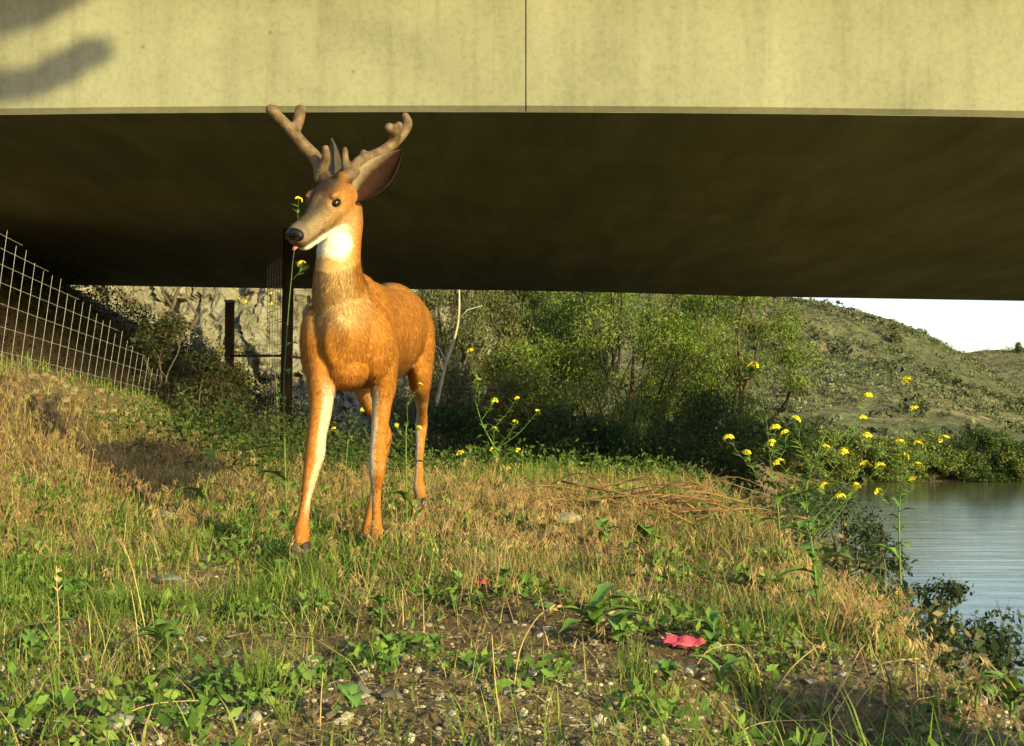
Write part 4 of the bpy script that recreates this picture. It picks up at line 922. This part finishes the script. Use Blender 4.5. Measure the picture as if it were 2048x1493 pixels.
# ------------------------------------------------------------------ dry stalks
def stalk(pts, label, seed, r=.0016, head=True, base=None, dY=0):
    """first point is on the ground, the others rise from it at the same distance"""
    p = base or hit(*pts[0]); Y0 = p.y; q = random.Random(seed); o = empty('dry_stalk',p,label,'stalk','dry grass stalks')
    P = [Vector((0,0,-.01))]+[at(a,b,Y0+dY*(i+1)/len(pts))-p for i,(a,b) in enumerate(pts[1:])]; Q = bez(P,5)
    MB().tube(Q,[r*(1-.55*i/len(Q)) for i in range(len(Q))],5).build('stem',M['straw'],o,True)
    if head:
        mb = MB(); m = len(Q)
        for k in range(14):
            i = min(m-1, m-1-int(k/14*m*.28)); t = (Q[i]-Q[max(0,i-1)]).normalized(); d = (t+Vector((q.gauss(0,.5),q.gauss(0,.5),q.gauss(0,.35)-.25))).normalized()
            mb.tube([Q[i],Q[i]+d*.006,Q[i]+d*.014],[.0006,.0017,.0004],4)
        mb.build('seed_head',M['straw'],o)
    return o
SK = [([(1005,1460),(992,1380),(985,1290),(984,1270)],'straight dry stalk standing in the gravel beside the cream stone',False),([(1025,1390),(1040,1300),(1075,1235),(1110,1215)],'dry stalk with a pale drooping head above the cream stone',True),
 ([(1630,1455),(1680,1380),(1715,1310),(1730,1290)],'straight dry stalk rising out of the shaded hollow',False),([(1650,1460),(1700,1385),(1760,1330),(1825,1318)],'arching dry stalk with a golden head over the shaded hollow',True),
 ([(1540,1400),(1580,1340),(1625,1300),(1642,1294)],'nodding dry stalk at the left side of the hollow',True),([(1390,1330),(1420,1300),(1480,1292),(1515,1335)],'bent dry stalk drooping beside the pink scrap',True),
 ([(1500,1390),(1500,1350),(1512,1330),(1520,1365)],'short nodding oat stalk at the hollow edge',True),([(1700,1420),(1740,1375),(1765,1372),(1770,1410)],'hooked dry stalk inside the hollow',True),([(1820,1420),(1835,1400),(1860,1395),(1885,1385)],'leaning dry stem in the dark hollow',False),
 ([(640,1460),(642,1400),(646,1345)],'red brown dry stem standing in front of the dark leafy weed',False),([(805,1290),(806,1240),(805,1180)],'thin red dry stem behind the bright sprout',False),([(120,1330),(118,1240),(112,1145)],'tall tan stalk rising from the left leafy weeds',True),
 ([(280,1325),(272,1240),(262,1180)],'pair forming tan stalk in the left grass',False),([(300,1300),(268,1150),(245,1085)],'slanting straw stem crossing the flat slab',False),([(60,1010),(75,955),(62,930)],'pale straw stem in the upper left grass',False),
 ([(200,1440),(300,1410),(420,1400)],'low straw lying along the left bare dirt',False),([(1470,1460),(1530,1445),(1640,1440)],'straw lying low along the near hollow edge',False),([(1460,1150),(1480,1130),(1495,1112)],'bent pale twig on the bank shoulder',False),
 ([(1560,1240),(1580,1260),(1610,1295)],'dry stalk lying across the hollow rim',False)]
SK[12] = (SK[12][0],'thin tan stalk beside the tilted slab in the grass',False)
for i,(p,l,hd_) in enumerate(SK): stalk(p,l,800+i,head=hd_)

# ------------------------------------------------------------------ brush pile on the crest
bp = hit(1290,1045); o = empty('brush_pile',bp,'pile of dry brown branches heaped on the crest by the willows','brush pile'); q = random.Random(9)
for i in range(70):
    c = Vector((q.gauss(0,.33),q.gauss(.08,.16),abs(q.gauss(.05,.05)))); d = Vector((q.choice((-1,1)),q.gauss(0,.5),q.gauss(.03,.22))).normalized(); L = q.uniform(.08,.30)
    a_ = c-d*L; b_ = c+d*L; m_ = c+Vector((q.gauss(0,.03),q.gauss(0,.03),q.gauss(.03,.03)))
    for v in (a_,m_,b_): v.z = max(v.z, float(gz(bp.x+v.x,bp.y+v.y))-bp.z+.01)
    P = bez([a_,m_,b_],4); r = q.uniform(.0022,.006); MB().tube(P,[r*(1-.6*k/len(P)) for k in range(len(P))],5).build('stick',M['dry_stick'],o,True)
for i in range(12):
    x_ = q.uniform(-.45,.4); a_ = Vector((x_,q.uniform(-.1,.15),0)); b_ = a_+Vector((q.gauss(0,.08),q.gauss(0,.05),q.uniform(.10,.24))); MB().tube([a_,a_.lerp(b_,.5)+Vector((.01,0,0)),b_],[.005,.004,.002],5).build('stick',M['dry_stick'],o,True)

# ------------------------------------------------------------------ scraps
def scrap(px,py,L,Wd,label,seed,rz):
    p = hit(px,py); q = random.Random(seed); V=[];F=[]; n=12; m=5
    for sgn in (0,1):
        for i in range(n):
            for k in range(m):
                x_ = (i/(n-1)-.5)*L; y_ = (k/(m-1)-.5)*Wd*(1.05-.9*abs(i/(n-1)-.45)+.22*math.sin(i*2.3+k)); x_ += .006*math.sin(k*2.7+i); z_ = .008+.0035*math.sin(k*1.9+i*1.7)+.003*math.sin(i*1.3)+q.uniform(-.0012,.0012)+(k/(m-1))*Wd*.42
                V.append((x_,y_,z_+(.0025 if sgn else 0)))
    N=n*m
    for i in range(n-1):
        for k in range(m-1):
            a=i*m+k; F.append((a+m,a+m+1,a+1,a)); F.append((N+a,N+a+1,N+a+m+1,N+a+m))
    for i in range(n-1): F.append((i*m,N+i*m,N+i*m+m,i*m+m)); F.append((i*m+m-1,i*m+2*m-1,N+i*m+2*m-1,N+i*m+m-1))
    for k in range(m-1): F.append((k,k+1,N+k+1,N+k)); b=(n-1)*m; F.append((b+k,N+b+k,N+b+k+1,b+k+1))
    ob = link('litter_scrap', mesh_pd('litter_scrap',V,F,True), M['pink']); ob.location=p+Vector((0,0,.006)); ob.rotation_euler=(0,0,rz); tag(ob,label,'litter')
scrap(1366,1305,.092,.038,'crumpled pink plastic scrap lying by the shaded hollow',1,-.25)
scrap(962,1178,.05,.018,'tiny red scrap half hidden in the dry grass',2,.1)

# ------------------------------------------------------------------ yellow mustard
def flower_mesh(seed):
    q = random.Random(seed); mb = MB()
    for i in range(13):
        th = q.uniform(0,6.28); ph = math.acos(1-q.random()*.95); c = Vector((math.sin(ph)*math.cos(th)*.011, math.sin(ph)*math.sin(th)*.011, math.cos(ph)*.009)); n = (c+Vector((0,0,.004))).normalized()
        s = n.cross(Vector((.3,.5,.8))).normalized(); t = n.cross(s)
        for k in range(4):
            a_ = k*math.pi/2; d = s*math.cos(a_)+t*math.sin(a_); e = n.cross(d)
            mb.add([c, c+d*.0032+e*.0022+n*.0012, c+d*.0056+n*.0004, c+d*.0032-e*.0022+n*.0012],[(0,1,2,3)])
    me = mesh_pd('flower_head',mb.V,mb.F); me.materials.append(M['yellow']); return me
FM = [flower_mesh(i) for i in range(4)]
def mustard(base, hub, heads, label, seed, scale=1.0, leafk=(3,2), nleaf=10, r=.0045, leafsc=1.0):
    """base on the ground; hub list: main stem points; heads: flower positions"""
    q = random.Random(seed); o = empty('mustard_plant',base,label,'wildflower','yellow flowering mustard plants')
    S = bez([Vector((0,0,-.02))]+[h-base for h in hub],6); m = len(S)
    MB().tube(S,[r*(1-.75*i/m) for i in range(m)],6).build('stem',M['stem'],o,True)
    for hp in heads:
        e = hp-base
        i = min(range(m//3,m), key=lambda k:abs(S[k].z-(e.z-.75*math.hypot(e.x-S[k].x,e.y-S[k].y)-.03*scale))); s0 = S[i]
        mid = s0.lerp(e,.55)+Vector((q.gauss(0,.012),q.gauss(0,.012),q.uniform(-.14,.02)*(e-s0).length)); P = bez([s0,mid,e],5)
        br = MB().tube(P,[r*.26*(1-.55*k/len(P)) for k in range(len(P))],5).build('branch',M['stem'],o,True)
        for k in (5,8):
            if k < len(P): add_leaf(o,P[k],q.uniform(0,6.28),q.uniform(.1,.9),scale*q.uniform(.28,.5),2)
        pods = MB()
        for k in range(3,len(P)-1):
            for u in range(2):
                d = Vector((q.gauss(0,1),q.gauss(0,1),q.uniform(.2,.8))).normalized(); pods.tube([P[k],P[k]+d*.012*scale,P[k]+d*.026*scale],[.0007,.0009,.0003],3)
        tag(pods.build('seed_pod_spray',M['stem'],br),kind='stuff') 
        f = bpy.data.objects.new('flower_head',q.choice(FM)); COL.objects.link(f); f.parent=o; f.location=e; s_=scale*q.uniform(.8,1.15); f.scale=(s_,s_,s_); f.rotation_euler=(q.gauss(0,.3),q.gauss(0,.3),q.uniform(0,6))
    for k in range(nleaf):
        i = int(m*(.03+.75*k/max(1,nleaf))); add_leaf(o,S[i],k*2.4+q.uniform(-.3,.3),q.uniform(-.1,.7),leafsc*(1.25-.8*k/nleaf)*q.uniform(.8,1.2),q.choice(leafk))
    return o
def M_(px,py,hubs,heads,label,seed,Y=None,jit=.12,**kw):
    b_ = hit(px,py) if Y is None else Vector(((px-CX)/FPX*Y,Y,float(gz((px-CX)/FPX*Y,Y)))); q = random.Random(seed*3)
    return mustard(b_,[at(a,b,b_.y+q.uniform(-.03,.03)) for a,b in hubs],[at(a,b,b_.y+q.uniform(-jit,jit)) for a,b in heads],label,seed,**kw)
M_(1640,1235,[(1630,1150),(1620,1060),(1612,985),(1630,920),(1655,860)],[(1559,927),(1591,840),(1650,898),(1688,905),(1725,838),(1736,793),(1731,930),(1712,973),(1650,974),(1590,980),(1680,995),(1760,935)],
   'tallest yellow mustard plant with a thick leafy stem on the bank shoulder',1,scale=1.2,nleaf=26,r=.005,leafsc=1.2)
M_(1560,1075,[(1555,1010),(1545,960),(1540,920)],[(1457,878),(1493,907),(1550,858),(1571,868),(1543,887),(1507,733)],'wispy mustard plant between the brush pile and the leafy mustard',11,Y=5.0,scale=1.5,nleaf=10,r=.0045,leafsc=1.2)
M_(1800,1140,[(1798,1060),(1800,1000),(1805,950)],[(1812,763),(1828,819),(1734,873),(1800,886),(1836,888),(1888,880),(1807,914),(1835,932),(1825,960),(1757,983)],'wispy mustard plant on the bank slope in front of the water',12,Y=4.7,scale=1.45,nleaf=12,r=.0045,leafsc=1.1)
M_(1005,955,[(990,900),(965,850),(950,800)],[(941,703),(955,763),(989,802),(1034,798),(1075,824),(1030,845),(989,860),(985,900),(938,897),(921,908),(1035,902),(1015,938)],'yellow mustard plant in front of the bushes beside the deer hind leg',2,Y=7.9,scale=1.7,nleaf=10,r=.007,leafsc=1.6)
M_(575,975,[(568,800),(575,650),(586,520)],[(597,400),(603,528)],'single tall mustard stem rising behind the deer muzzle',3,Y=5.6,scale=1.25,nleaf=7,leafsc=1.3,jit=.03)
M_(398,1000,[(430,900),(455,820),(470,770)],[(504,684),(443,704),(497,766)],'slender mustard stem in front of the steel post',4,Y=5.5,scale=1.3,nleaf=9,leafsc=1.1)
M_(560,900,[(555,800),(545,700)],[(475,599),(493,604),(543,590),(545,608)],'mustard plant with heads near the mesh panel',5,Y=9.5,scale=1.7,nleaf=6,leafsc=1.6)
M_(690,920,[(695,890),(700,860)],[(668,858),(725,821)],'short mustard plant between the deer front legs',6,Y=6.9,scale=1.3,nleaf=5,jit=.05)
M_(815,930,[(812,880),(815,840)],[(794,851),(840,770),(838,856)],'short mustard plant in front of the deer hind leg',7,Y=5.45,scale=1.0,nleaf=5,jit=.03)
M_(485,960,[(484,930),(485,905)],[(485,886),(498,905)],'short mustard sprig in the grass left of the lifted leg',8,Y=6.3,scale=1.2,nleaf=4,jit=.03)
M_(1770,1245,[(1742,1190),(1720,1150)],[(1700,1120)],'pale broad leaved mustard seedling at the bank edge',9,scale=.4,nleaf=9,leafsc=1.3,leafk=(3,0))
M_(1770,1290,[(1790,1230),(1795,1190)],[(1795,1185)],'leafy green mustard seedling on the bank shoulder',10,scale=.4,nleaf=8,leafsc=.9)
